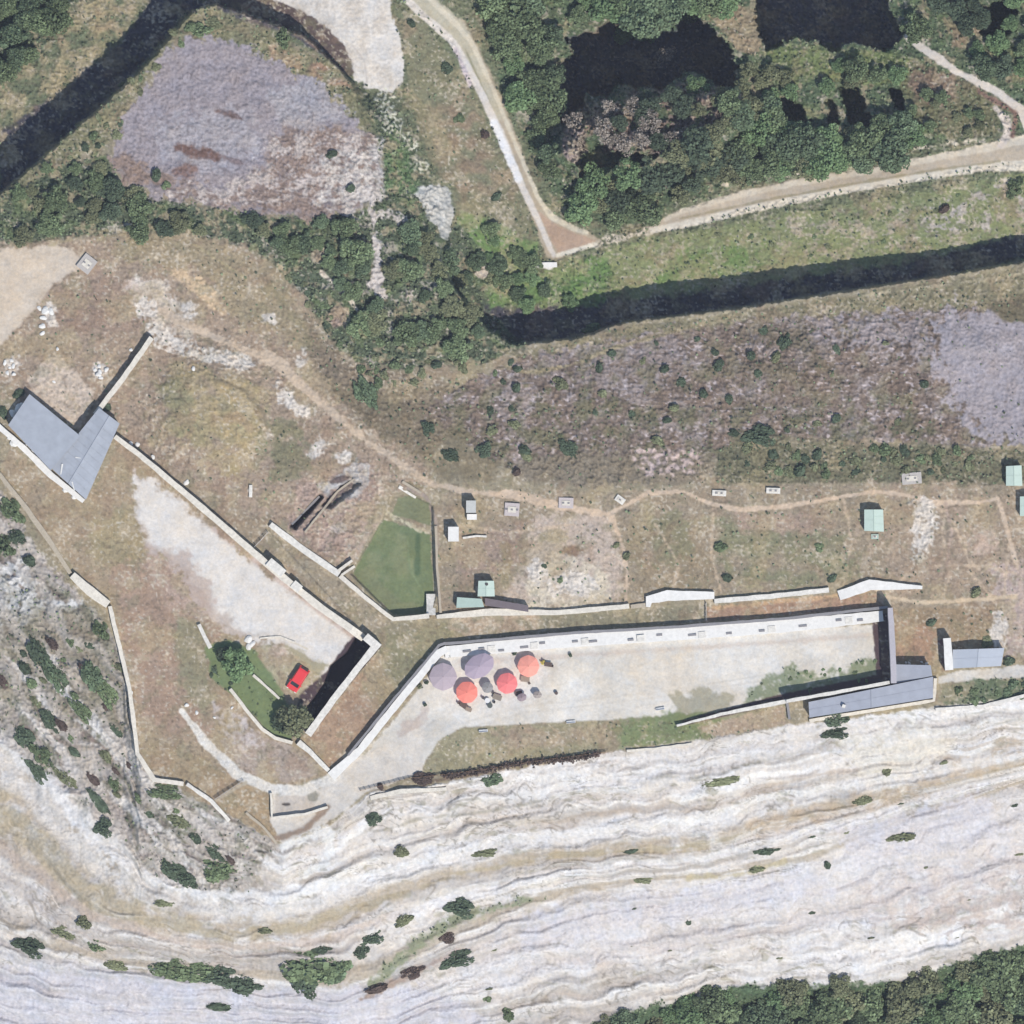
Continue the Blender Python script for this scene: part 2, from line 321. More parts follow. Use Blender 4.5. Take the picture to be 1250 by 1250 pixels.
# rubble slope, east
RF2 = [(636, 436), (700, 428), (780, 410), (900, 394), (1050, 382), (1180, 374), (1250, 372), (B, 350), (B, 545), (1250, 540), (1200, 546), (1130, 542), (1000, 535), (900, 540), (862, 575),
       (780, 590), (700, 590), (620, 570), (560, 535), (515, 500), (560, 472)]
area([(600, 425), (640, 428), (760, 400), (1050, 358), (1250, 325), (B, 300), (B, 370), (1180, 380), (900, 400), (640, 445)], (138, 132, 108), f=5, e=4, rough=0.2, veg=0.15)
area(RF2, (138, 123, 112), f=8, e=8, rough=0.28, veg=0.03, zone=6)
area(RF2, (178, 167, 165), f=8, e=8, patch=(FB + 0.3 * N60 + 0.3 * M50, 0.2, 0.3), op=0.6, rough=0.2)
area(RF2, (110, 96, 86), f=8, e=8, patch=(FC - 0.3 * N60, 0.22, 0.25), op=0.6)
area(RF2, (212, 200, 200), f=8, e=8, patch=(perlin(X / 6, Y / 3.4, 70) + 0.5 * N16, 0.5, 0.12), op=0.7)
area(RF2, (136, 130, 104), f=8, e=8, patch=(M26 + 0.5 * FB, 0.3, 0.25), op=0.5)
area([(660, 430), (820, 405), (850, 440), (780, 480), (690, 480), (650, 455)], (158, 150, 152), f=16, e=14, op=0.5, patch=(M7 + N30, -0.2, 0.4))
area([(960, 388), (1150, 378), (1180, 420), (1120, 440), (1040, 420), (980, 420)], (172, 164, 168), f=10, e=12, op=0.6, patch=(M7 + N30, -0.15, 0.35))
area([(1150, 380), (1250, 374), (B, 350), (B, 542), (1205, 542), (1165, 500), (1140, 440)], (172, 165, 170), f=14, e=22, op=0.9, patch=(FB + 0.7, 0, 0.5), rough=0.12)
area([(560, 470), (700, 470), (860, 500), (1100, 480), (1160, 520), (1150, 560), (860, 585), (620, 575), (520, 520)], (116, 114, 90), f=14, e=14, patch=(FC + 0.5 * M26, 0.1, 0.35), op=0.75, veg=0.35, rough=0.25)
area([(900, 400), (1000, 395), (1020, 470), (900, 500)], (122, 112, 94), f=14, e=14, patch=(FC + 0.5 * M26 + 0.2, 0.1, 0.35), op=0.7, veg=0.2)
area([(640, 440), (860, 415), (900, 470), (700, 500)], (126, 120, 98), f=14, e=14, patch=(FC + 0.5 * M26, 0.25, 0.3), op=0.7, veg=0.2)
area([(1200, 370), (1250, 360), (B, 340), (B, 385), (1225, 392)], (118, 110, 90), f=6, e=4, veg=0.2)
area([(640, 560), (700, 550), (880, 560), (860, 592), (700, 595), (620, 585)], (140, 130, 114), f=8, e=6, veg=0.1)
area([(770, 552), (850, 548), (860, 572), (790, 582)], (196, 178, 172), f=6, e=6, patch=(M7, 0.0, 0.25))
line([(600, 440), (640, 455), (690, 448), (750, 425), (830, 402), (900, 385)], 4, (164, 152, 122), f=3, e=2, op=0.8)
line([(840, 390), (900, 378), (960, 368), (1020, 360), (1100, 356), (1250, 333)], 3, (176, 168, 146), f=3, e=2, op=0.8, patch=(M14, -0.3, 0.3))
area([(870, 548), (1000, 542), (1130, 545), (1200, 548), (B, 548), (B, 600), (1200, 600), (1100, 592), (1000, 590), (880, 592)], (118, 116, 94), f=7, e=6, rough=0.25, veg=0.35)
# fort terrace, north side
area([(540, 600), (700, 602), (880, 592), (1100, 590), (B, 600), (B, 790), (1250, 790), (1090, 745), (1060, 715), (870, 725), (770, 740), (540, 750), (530, 650)],
     (158, 145, 126), f=6, e=5, rough=0.08, veg=0.05)
area([(548, 650), (640, 640), (630, 700), (560, 700)], (162, 144, 130), f=10, e=8)
area([(655, 625), (740, 630), (760, 680), (758, 735), (640, 745), (612, 725), (640, 690)], (192, 177, 164), f=8, e=8, patch=(N30 + 0.8, 0, 0.5))
area([(650, 690), (700, 678), (745, 700), (748, 735), (640, 745)], (212, 202, 184), f=8, e=8, patch=(M14 + 0.4, 0, 0.4))
blob(700, 672, 16, 6, (140, 118, 100), f=5, e=4); blob(672, 655, 18, 9, (154, 144, 118), f=6, e=5, op=0.7)
blob(618, 690, 8, 30, (150, 140, 108), f=8, e=6, op=0.7)
area([(765, 640), (870, 630), (875, 715), (775, 722)], (152, 138, 116), f=8, e=8, patch=(M26 + 0.4, 0, 0.4))
area([(790, 630), (830, 625), (850, 680), (800, 690)], (134, 132, 104), f=10, e=10, op=0.7)
area([(870, 635), (930, 640), (1030, 655), (1050, 700), (1000, 712), (890, 715)], (132, 134, 106), f=10, e=10, op=0.8, patch=(M26 + 0.3, 0, 0.4), veg=0.08)
area([(900, 625), (1000, 630), (990, 650), (900, 650)], (172, 150, 136), f=8, e=8, op=0.7)
area([(1060, 590), (1160, 590), (1250, 620), (1250, 790), (1180, 730), (1090, 730)], (168, 150, 132), f=10, e=10, op=0.7)
area([(1105, 605), (1140, 608), (1150, 640), (1125, 690), (1110, 680), (1118, 650)], (206, 202, 196), f=4, e=5, patch=(M4 + 0.4 * N9, 0.0, 0.2), rough=0.3)
blob(1200, 664, 20, 16, (188, 168, 152), f=8, e=5)
area([(1205, 690), (B, 690), (B, 800), (1215, 800), (1225, 750)], (182, 166, 160), f=8, e=8, patch=(M14 + 0.5, 0, 0.4))
area([(1090, 745), (1220, 740), (1230, 790), (1150, 800), (1140, 812), (1092, 808)], (158, 140, 116), f=4, e=4)
area([(1095, 760), (1140, 760), (1140, 800), (1095, 805)], (172, 142, 120), f=10, e=8, op=0.8)
TR = (206, 186, 162)
for pts_ in ([(1140, 614), (1165, 640), (1180, 680), (1200, 700)], [(1155, 615), (1150, 650), (1160, 700), (1150, 734)], [(1200, 613), (1175, 650), (1185, 700), (1215, 735)], [(1218, 610), (1232, 660), (1225, 730), (1222, 790)], [(1080, 728), (1110, 700), (1150, 690), (1200, 690), (1240, 700)], [(800, 640), (830, 690), (820, 720)], [(560, 640), (620, 650), (700, 640)], [(1030, 610), (1040, 660), (1030, 712)], [(870, 620), (868, 680), (880, 720)]):
    line(pts_, 3.2, TR, f=3, e=2, op=0.65)
for x_, y_ in ((1030, 685), (1060, 690), (1045, 660), (1150, 700), (1205, 705), (1170, 690)):
    line([(x_, y_), (x_ + 3, y_ - 25)], 5, (182, 164, 146), f=4, e=3, op=0.6)
# paths
PC = (202, 184, 163)
line([(185, 372), (215, 390), (260, 410), (300, 428), (335, 440), (370, 470), (405, 505), (450, 540), (490, 568), (530, 592), (570, 600), (610, 603)], [10, 12, 8, 8, 18, 12, 10, 8, 8, 8, 6, 6], PC, f=4, e=3, zone=3)
line([(600, 602), (640, 606), (690, 620), (745, 628), (757, 655), (766, 700), (763, 738)], [7, 12, 9, 6, 5, 4, 5], (212, 190, 166), f=3, e=2, zone=3)
line([(742, 628), (765, 616), (790, 602), (835, 600), (870, 616), (905, 622), (960, 618), (1030, 606), (1070, 600), (1105, 604), (1140, 614), (1200, 613), (1218, 608), (1228, 640), (1238, 680), (1246, 700)],
     [5, 5, 5, 4, 5, 7, 6, 4, 4, 5, 7, 4, 4, 5, 5, 5], (214, 192, 168), f=2.5, e=1.2, zone=3)
line([(1062, 712), (1080, 728), (1120, 735), (1160, 734), (1246, 728)], 5, (214, 194, 166), f=2.5, e=1.2, zone=3)
line([(1154, 615), (1162, 650), (1155, 690)], 4, (184, 164, 148), f=3, e=1.5); line([(1165, 620), (1192, 655)], 3, (186, 166, 150), f=3, e=1.5)
line([(1246, 690), (1247, 760), (1240, 800)], 6, (190, 172, 160), f=4, e=3)
line([(498, 596), (520, 606), (533, 640), (532, 700), (538, 740)], [5, 5, 5, 4, 4], (170, 155, 142), f=2.5, e=1, zone=3)
line([(498, 590), (530, 598)], 4, (150, 138, 112), f=3)
line([(60, 300), (120, 282), (190, 278), (240, 300), (300, 340)], 3, (170, 158, 126), f=3, e=2, op=0.7)
line([(380, 420), (450, 440), (560, 442), (640, 452)], 3, (150, 140, 114), f=3, e=2, op=0.6)
# moat strip and lawns
area([(330, 655), (342, 650), (415, 704), (478, 760), (540, 757), (770, 744), (1058, 722), (1085, 735), (1082, 744), (700, 772), (545, 786), (490, 850), (462, 790)], (150, 143, 122), f=2, e=1.5, rough=0.05)
area([(460, 780), (545, 760), (560, 775), (535, 790), (490, 848), (465, 810)], (142, 138, 112), f=5, e=5)
area([(555, 752), (660, 748), (655, 768), (570, 776), (545, 765)], (176, 160, 142), f=5, e=4, patch=(M14 + 0.2, 0, 0.3))
area([(660, 750), (870, 738), (865, 754), (660, 768)], (140, 136, 116), f=3, e=2, op=0.8)
area([(862, 742), (1050, 722), (1078, 728), (1080, 742), (864, 758)], (172, 144, 124), f=3, e=3)
line([(870, 742), (1000, 730), (1058, 722)], 4, (198, 168, 136), f=3, e=2)
area([(342, 655), (330, 672), (400, 728), (425, 735), (440, 752), (452, 772), (478, 760), (415, 704)], (160, 150, 132), f=3, e=2)
area([(468, 634), (525, 652), (530, 725), (522, 750), (480, 750), (430, 700)], (124, 136, 100), f=2.5, e=1.5, veg=0.0, rough=0.04, zone=5)
area([(430, 700), (450, 690), (490, 735), (520, 738), (522, 750), (480, 750)], (132, 136, 104), f=8, e=6, op=0.8)
area([(478, 628), (486, 608), (500, 604), (524, 614), (526, 642)], (134, 138, 106), f=2.5, e=1.5, zone=5)
line([(470, 626), (495, 638), (522, 650)], 5, (196, 190, 164), f=2, e=3, patch=(M4, -0.2, 0.2))
area([(468, 640), (505, 660), (500, 720), (440, 700)], (142, 146, 112), f=10, e=10, op=0.6, patch=(FB + M26, 0, 0.5))
line([(510, 655), (510, 700)], 7, (88, 108, 82), f=5, e=2, op=0.8)
line([(498, 660), (500, 695), (518, 725)], 1.5, (130, 146, 112), f=2, op=0.6)
line([(466, 628), (447, 655), (430, 685)], 6, (180, 162, 146), f=4, e=1.5)
# upper courtyard
area([(0, 575), (14, 545), (102, 614), (150, 540), (446, 776), (378, 895), (408, 944), (345, 962), (292, 950), (262, 985), (215, 960), (188, 955), (172, 930), (160, 850), (142, 770), (118, 728), (60, 655)],
     (164, 148, 126), f=2, e=1.5, rough=0.04)
area([(110, 640), (180, 600), (180, 680), (150, 700), (110, 680)], (162, 150, 118), f=12, e=10, op=0.7)
area([(140, 690), (220, 680), (280, 760), (250, 900), (180, 880), (150, 780)], (166, 143, 127), f=14, e=12, op=0.8)
area([(215, 750), (250, 760), (270, 830), (250, 880), (215, 820)], (140, 140, 112), f=12, e=8, op=0.7)
area([(190, 900), (260, 930), (300, 960), (262, 985), (215, 958), (180, 920)], (158, 142, 116), f=10, e=6, op=0.8)
area([(163, 578), (192, 590), (300, 680), (442, 780), (412, 838), (350, 790), (320, 778), (290, 785), (240, 740), (222, 700), (190, 675), (165, 640)], (204, 191, 180), f=9, e=8, rough=0.03, zone=4)
area([(163, 584), (192, 590), (260, 650), (325, 700), (443, 786), (412, 842), (350, 790), (300, 778), (262, 738), (228, 700), (190, 668), (166, 630)], (228, 222, 214), f=13, e=7, rough=0.03, zone=4)
area([(180, 670), (225, 672), (262, 722), (250, 760), (210, 740), (180, 700)], (182, 162, 150), f=10, e=10, op=0.7)
line([(262, 645), (330, 700), (435, 780)], 6, (190, 166, 154), f=5, e=2, op=0.6)
area([(314, 792), (345, 785), (400, 812), (372, 850), (330, 832)], (176, 168, 142), f=5, e=4)
blob(340, 795, 10, 8, (192, 176, 164), f=5, e=3); line([(318, 778), (345, 778), (375, 792)], 1.6, (218, 208, 188), f=1.5, e=0.5)
area([(250, 790), (280, 780), (312, 795), (348, 850), (364, 888), (356, 904), (332, 898), (298, 862), (258, 828)], (124, 138, 98), f=5, e=2, veg=0.15, zone=5)
area([(376, 896), (458, 800), (488, 852), (425, 925), (400, 938)], (170, 146, 124), f=3, e=2)
area([(440, 815), (470, 800), (486, 850), (455, 870)], (160, 150, 124), f=8, e=6, op=0.7)
area([(268, 905), (300, 890), (335, 902), (370, 915), (400, 942), (350, 955), (300, 945)], (172, 158, 146), f=5, e=4)
area([(262, 860), (300, 880), (320, 910), (300, 925), (275, 900)], (196, 186, 182), f=8, e=8, patch=(M7 + 0.1, 0, 0.3))
line([(222, 868), (250, 905), (290, 945), (330, 962), (370, 964), (405, 948)], [6, 11, 12, 11, 10, 10], (222, 218, 210), f=3, e=1.6)
area([(228, 962), (262, 950), (300, 955), (330, 968), (335, 1005), (345, 1030), (300, 1012), (265, 988)], (166, 148, 122), f=5, e=3)
# lower courtyard
LC = [(545, 793), (1072, 762), (1078, 832), (960, 852), (830, 880), (700, 880), (565, 888), (535, 905), (512, 940), (450, 962), (405, 998), (345, 1030), (334, 1006), (392, 992), (420, 952), (492, 866), (522, 826)]
area(LC, (231, 226, 217), f=3, e=1.5, rough=0.03, zone=4)
area(LC, (208, 199, 184), f=6, e=2, patch=(N60 + 0.5 * FB, 0.15, 0.4), op=0.45)
line([(560, 808), (700, 800), (860, 790), (1060, 776)], 5, (206, 190, 176), f=5, e=3, op=0.6)
line([(520, 895), (640, 862), (800, 845), (960, 820)], 2, (206, 200, 190), f=3, e=1, op=0.5); line([(520, 903), (640, 870), (800, 852), (950, 828)], 2, (206, 200, 190), f=3, e=1, op=0.5)
area([(420, 925), (500, 870), (560, 880), (520, 920), (440, 960)], (208, 203, 194), f=10, e=8, op=0.8)
area([(492, 880), (522, 865), (512, 890), (485, 905)], (192, 176, 166), f=6, e=6, op=0.7)
line([(480, 925), (500, 900), (530, 880)], 2, (190, 184, 176), f=2, op=0.6)
area([(760, 800), (850, 795), (850, 850), (780, 850)], (218, 206, 188), f=14, e=12, op=0.6)
area([(930, 830), (965, 812), (1000, 825), (1040, 812), (1074, 800), (1076, 832), (965, 852), (900, 864)], (122, 134, 98), f=9, e=9, patch=(FB + 0.4, 0, 0.45), op=0.85, veg=0.1)
area([(815, 850), (860, 840), (900, 850), (880, 872), (830, 880)], (160, 154, 130), f=8, e=8, op=0.8)
area([(512, 948), (535, 905), (562, 889), (700, 882), (830, 872), (880, 868), (960, 856), (962, 880), (900, 900), (740, 918), (620, 936)], (156, 150, 124), f=3, e=2, rough=0.05, veg=0.03)
area([(740, 885), (830, 868), (900, 880), (860, 908), (760, 912)], (124, 136, 96), f=8, e=6, op=0.9, veg=0.08)
area([(600, 895), (740, 885), (740, 905), (620, 915)], (172, 154, 134), f=8, e=6, op=0.7)
area([(850, 888), (958, 862), (962, 884), (880, 902)], (176, 158, 138), f=4, e=4)
line([(515, 955), (620, 940), (740, 922), (800, 912)], 5, (134, 116, 100), f=3, e=2)
area([(650, 935), (740, 920), (760, 925), (700, 945), (640, 950)], (180, 162, 154), f=4, e=4)
area([(466, 788), (438, 772), (424, 784), (398, 820), (366, 848), (356, 900), (380, 898), (412, 854), (444, 814)], (84, 70, 74), f=2, e=1.5)  # painted shade: darkens the tall wall's shadow on the gravel
area([(1064, 752), (1090, 748), (1092, 834), (960, 858), (835, 886), (832, 880), (950, 848), (1070, 824), (1068, 800)], (92, 76, 78), f=2, e=1)  # painted shadow strip along the cross wall and the south wall
area([(1144, 782), (1156, 778), (1158, 820), (1150, 820)], (120, 90, 90), f=2, e=1)  # painted shadow to the left of the white end wall
area([(390, 962), (425, 930), (520, 885), (515, 942), (450, 966), (408, 1000), (346, 1031), (330, 1004), (334, 970)], (216, 209, 199), f=3, e=2, zone=4)
area([(336, 972), (378, 970), (388, 992), (336, 996)], (206, 196, 184), f=2, e=1); blob(349, 982, 6, 2.5, (90, 84, 80), f=2, e=1); blob(382, 972, 7, 8, (160, 156, 144), f=3, e=3)
# right end yard and terraces
area([(1145, 826), (1165, 820), (1250, 812), (B, 800), (B, 826), (1250, 828), (1145, 834)], (214, 208, 198), f=3, e=2, zone=4)
area([(1150, 838), (1190, 830), (1250, 828), (B, 826), (B, 850), (1250, 850), (1200, 862), (1150, 862)], (108, 120, 94), f=3, e=3, veg=0.4)
area([(1150, 838), (1188, 832), (1180, 850), (1150, 858)], (150, 146, 122), f=3, e=3, veg=0.1)

# southern rock slope
def full(mask, color, rough=None, veg=None, zone=None):
    sl_ = (slice(0, NY), slice(0, NX)); _apply(sl_, np.clip(mask, 0, 1).astype(np.float32), color, rough, veg, zone, 0)
SM = sst(T + 2.5 * EDGE, 0, 4)
full(SM, (222, 216, 209), rough=0.10, veg=0.0, zone=1)
full(SM * sst(ST3 + 0.5 * M50, 0.1, 0.6) * 0.4, (214, 209, 208))
full(SM * sst(N60 + 0.6 * ST3 + 0.3 * FB, 0.2, 0.7) * 0.5, (204, 192, 180))
full(SM * sst(B1 + 0.25 * B2, 0.05, 0.35) * 0.6, (178, 172, 166))
full(SM * sst(-B1 + 0.3 * STA, 0.1, 0.45) * 0.6, (232, 231, 231))
full(SM * sst(B2 + 0.3 * M26 - 0.3 * N60, 0.25, 0.5) * 0.4, (172, 162, 152))
full(SM * sst(-B2 + 0.3 * FB, 0.25, 0.55) * 0.6, (242, 240, 236))
full(SM * sst(SF + 0.3 * FB, 0.3, 0.75) * 0.38, (176, 167, 157))
full(SM * sst(STA + 0.4 * FC, 0.25, 0.6) * 0.35, (198, 186, 176))
full(SM * sst(CR, 0.2, 0.9) * sst(N60 + M26, -0.1, 0.4) * 0.6, (128, 120, 108))
full(SM * sst(CR2, 0.3, 0.9) * sst(M50 + N16 + 0.3 * FB, 0.1, 0.5) * 0.55, (136, 130, 118))
full(SM * sst(perlin((X + 14 * M14) / 11, (TW + 5 * M7) / 3.4, 46) + 0.4 * N60, 0.5, 0.72) * 0.6, (134, 128, 118))
full(SM * sst(perlin((X + 10 * M14) / 22, (TW + 5 * M14) / 5.0, 47) + 0.5 * M50, 0.5, 0.75) * 0.5, (142, 138, 112))
# brown grassy ledges
wl = np.interp(GX, [-B, -100, 100, 250, 400, 500, 600, 700, 840, 900, 1100, 1200, B], [28, 28, 26, 22, 17, 10, 9, 14, 14, 10, 7, 8, 10])[None, :]
full(SM * sst(wl - np.abs(T - 110 + 3 * N60) + 5 * ST1 + 3 * N16, -3, 5) * 0.72 * sst(FB + N16, -0.9, 0.2), (184, 170, 150), rough=0.1)
full(SM * sst(14 - np.abs(T - 62 - 6 * N60) + 6 * ST1, 0, 8) * 0.5 * sst(420 - X, 0, 120), (170, 160, 150))
full(SM * sst(10 - np.abs(T - 150 - 4 * N60) + 5 * ST1, 0, 7) * 0.55 * sst(480 - X, 0, 120), (176, 165, 156))
full(SM * sst(16 - np.abs(T - 205 - 6 * N60) + 6 * ST1, 0, 8) * 0.45 * sst(560 - X, 0, 160), (186, 184, 188))
full(SM * sst(wl * 0.5 - np.abs(T - 113) + 6 * ST1 + 4 * N16, 0, 5) * 0.5, (170, 158, 128))
wl = np.interp(GX, [-B, 0, 200, 400, 520, 700, 780, 900, 1000, B], [3, 3, 6, 9, 11, 7, 4, 6, 5, 5])[None, :]
full(SM * sst(wl - np.abs(T - 176 + 3 * N60) + 4 * ST1 + 3 * N16, -2, 4) * 0.8, (180, 168, 150), rough=0.12)
full(SM * sst(9 - np.abs(T - 132 - 5 * N60) + 6 * ST1 + 4 * N16, 0, 6) * 0.6 * sst(520 - X, 0, 80), (196, 180, 168))
full(SM * sst(10 - np.abs(T - 255 - 8 * N60) + 9 * ST1 + 6 * N16, 0, 8) * 0.5 * sst(X - 620, 0, 120), (200, 186, 178))
full(SM * sst(6 - np.abs(T - 70 - 8 * N60) + 7 * ST1 + 5 * N16, 0, 6) * 0.55 * sst(X - 600, 0, 120), (182, 166, 150))
full(SM * sst(3 + 3 * ST1 + 3 * M14 - np.abs(T - 40 - 8 * N60), 0, 4) * 0.6 * sst(X - 400, 0, 80), (150, 146, 130))
area([(1040, 1080), (1250, 1030), (B, 1000), (B, 1130), (1250, 1140), (1060, 1130)], (196, 182, 174), f=14, e=14, op=0.7, patch=(ST4 + M14, -0.1, 0.4))
area([(640, 1120), (820, 1090), (1000, 1060), (1020, 1090), (800, 1130), (640, 1160)], (206, 206, 216), f=16, e=12, op=0.7)
area([(1020, 1010), (1200, 970), (1230, 1020), (1050, 1060)], (206, 205, 214), f=14, e=12, op=0.6)
area([(900, 1000), (1060, 960), (1180, 920), (1250, 900), (1250, 925), (1080, 985), (920, 1020)], (190, 172, 150), f=8, e=8, op=0.6, patch=(ST2 + M14, -0.2, 0.4))
area([(1020, 900), (1120, 880), (1170, 900), (1100, 960), (1050, 950)], (226, 220, 208), f=14, e=12, op=0.7)
area([(0, 1180), (150, 1190), (330, 1210), (520, 1200), (600, 1250), (200, 1290), (0, 1290), (-B, 1290), (-B, 1150)], (204, 203, 212), f=16, e=10, op=0.7)
# west flank: scrub, bleached rock and dark scree
WF = [(-B, 500), (0, 600), (60, 692), (112, 740), (150, 800), (170, 930), (215, 962), (262, 990), (335, 1030), (300, 1090), (200, 1080), (120, 1000), (60, 940), (0, 910), (-B, 900)]
area(WF, (168, 157, 146), f=6, e=6, rough=0.25, veg=0.12)
area(WF, (120, 124, 100), f=6, e=6, patch=(FC + 0.6 * N60, 0.08, 0.3), op=0.75, veg=0.4)
area(WF, (206, 200, 194), f=6, e=6, patch=(0.9 * SF + 0.5 * FB + 0.5 * N30, 0.0, 0.35), op=0.8, rough=0.3, veg=0)
area(WF, (124, 104, 100), f=6, e=6, patch=(0.9 * perlin(UX / 40, TW / 5, 54) + 0.5 * FC - 0.3 * N30, 0.25, 0.3), op=0.6)
area([(0, 690), (30, 680), (50, 730), (110, 735), (90, 745), (50, 745), (30, 760), (0, 762), (-B, 765), (-B, 690)], (214, 214, 214), f=5, e=7, patch=(M7 + 0.4, 0, 0.3), rough=0.4, veg=0)
area([(0, 745), (120, 745), (150, 800), (160, 900), (100, 890), (0, 850), (-B, 850), (-B, 745)], (146, 138, 118), f=8, e=10, op=0.6, veg=0.2)
for a, b in (((60, 830), (150, 935)), ((95, 880), (215, 1010)), ((150, 980), (240, 1075)), ((30, 870), (110, 985)), ((235, 985), (330, 1060)), ((110, 950), (205, 1045))):
    mx, my = (a[0] + b[0]) / 2 + 6, (a[1] + b[1]) / 2 - 8
    line([a, (mx, my), b], [3, 7, 3], (214, 211, 208), f=4, e=3.5, op=0.85, patch=(M7 + 0.5, 0, 0.3), rough=0.4)
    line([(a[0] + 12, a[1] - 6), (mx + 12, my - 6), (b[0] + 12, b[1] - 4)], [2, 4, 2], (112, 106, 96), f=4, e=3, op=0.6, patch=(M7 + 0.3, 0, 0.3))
line([(0, 905), (60, 960), (110, 1020), (170, 1065), (240, 1090), (330, 1095), (420, 1078), (520, 1052)], [10, 12, 12, 10, 12, 16, 14, 10], (232, 231, 230), f=6, e=5, op=0.75)
line([(345, 1035), (400, 1012), (400, 1050), (370, 1070)], [8, 14, 10, 10], (226, 226, 224), f=5, e=4, op=0.8)
line([(335, 1025), (372, 1012), (400, 985)], 8, (156, 138, 122), f=4, e=2)
# green ledges of the rock slope
line([(455, 1200), (490, 1170), (520, 1145), (560, 1120), (610, 1108), (660, 1097)], [12, 14, 14, 14, 8, 5], (146, 150, 124), f=7, e=6, patch=(FB + 0.4, 0, 0.4), veg=0.35)
line([(440, 1220), (500, 1190), (560, 1160)], [6, 10, 5], (170, 152, 140), f=5, e=4)
line([(840, 1072), (900, 1068), (960, 1052)], 5, (188, 176, 142), f=4, e=4, op=0.7)
# wood at the foot of the rock
area([(700, 1262), (760, 1236), (860, 1214), (900, 1204), (960, 1200), (1010, 1202), (1100, 1198), (1150, 1180), (1200, 1166), (1250, 1154), (B, 1100), (B, B), (600, B)],
     (94, 112, 84), f=5, e=6, rough=0.5, veg=1.0, zone=0)
area([(-B, 1400), (B, 1400), (B, B), (-B, B)], (100, 112, 84), f=40, e=10, rough=0.4, veg=0, zone=0)

LOWR = SM * sst(T + 10 * N60, 178, 205) * sst(X + 20 * N60, 480, 620) * sst(330 - T, 30, 90)
full(LOWR * 0.6, (216, 211, 210))
full(SM * sst(20 - np.abs(T - 25 - 10 * N60)) * sst(X, 560, 700) * 0.45 * sst(FB + N30, -0.6, 0.2), (226, 225, 226))
full(SM * sst(14 - np.abs(T - 90 - 4 * N60) , 0, 8) * 0.6 * sst(FB + N30, -0.8, 0.0), (232, 230, 228))
full(SM * sst(12 - np.abs(T - 140 - 5 * N60), 0, 8) * sst(X, 420, 560) * 0.6 * sst(FB + N30, -0.8, 0.0), (230, 229, 230))
gm0 = ((1 - SM) * (ZN == 0) * (Y > 280) * (1 - np.clip(V * 2, 0, 1)))[..., None].astype(np.float32)
C *= 1 + gm0 * np.array([0.08, 0.06, 0.03], np.float32)
GM = (1 - SM) * (ZN == 0) * (1 - np.clip(V * 1.3, 0, 1))
full(GM * sst(FB + 0.5 * N30 + 0.2 * M50, 0.1, 0.45) * 0.5, (194, 181, 160))
full(GM * sst(FC + 0.5 * M26 - 0.2 * M50, 0.15, 0.5) * 0.4, (136, 133, 106))
full(GM * sst(perlin(X / 4.2, Y / 4.0, 71) + 0.5 * N30, 0.42, 0.62) * 0.6, (212, 203, 187))
full(GM * sst(M50 + 0.5 * FB, 0.15, 0.5) * 0.4, (172, 156, 120))
full(GM * sst(N60 + 0.6 * M14, 0.3, 0.7) * 0.4, (150, 128, 112))
full(GM * sst(perlin(X / 5.2, Y / 5.0, 72) - 0.5 * N30, 0.52, 0.75) * 0.5, (116, 104, 88))
for (x_, y_, rx_, ry_, a_) in ((282, 440, 30, 7, 12), (205, 412, 22, 9, 30), (180, 375, 12, 14, 0), (350, 488, 13, 9, 40), (366, 500, 9, 7, 30), (232, 378, 9, 12, 0), (388, 548, 8, 12, 20), (328, 388, 9, 8, 0), (366, 442, 6, 8, 0), (420, 560, 10, 9, 0), (62, 385, 9, 16, 10), (14, 448, 9, 14, 0), (122, 452, 9, 9, 0), (1128, 640, 14, 34, 0), (700, 715, 34, 16, 0), (655, 700, 12, 18, 0), (1220, 770, 10, 24, 0)):
    area(ell(x_, y_, rx_, ry_, a_), (222, 214, 204), f=4, e=6, patch=(FB + 0.35, 0.05, 0.25), op=0.85, rough=0.2)
line([(262, 462), (300, 478), (322, 505), (330, 540)], 4, (128, 118, 98), f=4, e=3, op=0.7); line([(330, 350), (372, 400), (378, 430)], 8, (136, 128, 100), f=8, e=6, op=0.6)
area([(330, 510), (372, 520), (380, 575), (330, 590)], (134, 130, 104), f=8, e=10, patch=(FC + 0.4, 0.1, 0.3), op=0.75, veg=0.2)
area([(400, 470), (520, 500), (620, 560), (600, 590), (540, 585), (450, 520)], (124, 114, 94), f=8, e=8, patch=(FC + 0.4, 0.1, 0.35), op=0.7, veg=0.15)
area(WF, (112, 114, 96), f=6, e=6, patch=(FC + 0.5 * M50, 0.12, 0.3), op=0.4, veg=0.2)
for a, b in (((58, 826), (160, 945)), ((88, 862), (215, 1000)), ((150, 975), (250, 1078)), ((22, 860), (120, 990)), ((110, 950), (205, 1045)), ((5, 800), (70, 890)), ((60, 930), (150, 1030)), ((190, 975), (300, 1065)), ((120, 880), (180, 960)), ((30, 780), (90, 850))):
    mx, my = (a[0] + b[0]) / 2 + 6, (a[1] + b[1]) / 2 - 8
    line([a, (mx, my), b], [3, 11, 4], (214, 210, 205), f=5, e=4, op=0.85, patch=(FB + 0.5, 0, 0.35), rough=0.3, veg=0)
area(WF, (196, 188, 180), f=6, e=6, patch=(perlin(UX / 70, TW / 7.0, 90) + 0.4 * FB, 0.05, 0.3), op=0.65, rough=0.2)
line([(222, 868), (250, 905), (290, 945), (330, 963), (370, 966), (405, 950)], [6, 10, 12, 12, 11, 11], (224, 219, 210), f=3, e=1.3)
line([(300, 955), (262, 978)], 4, (186, 174, 154), f=3, e=1)
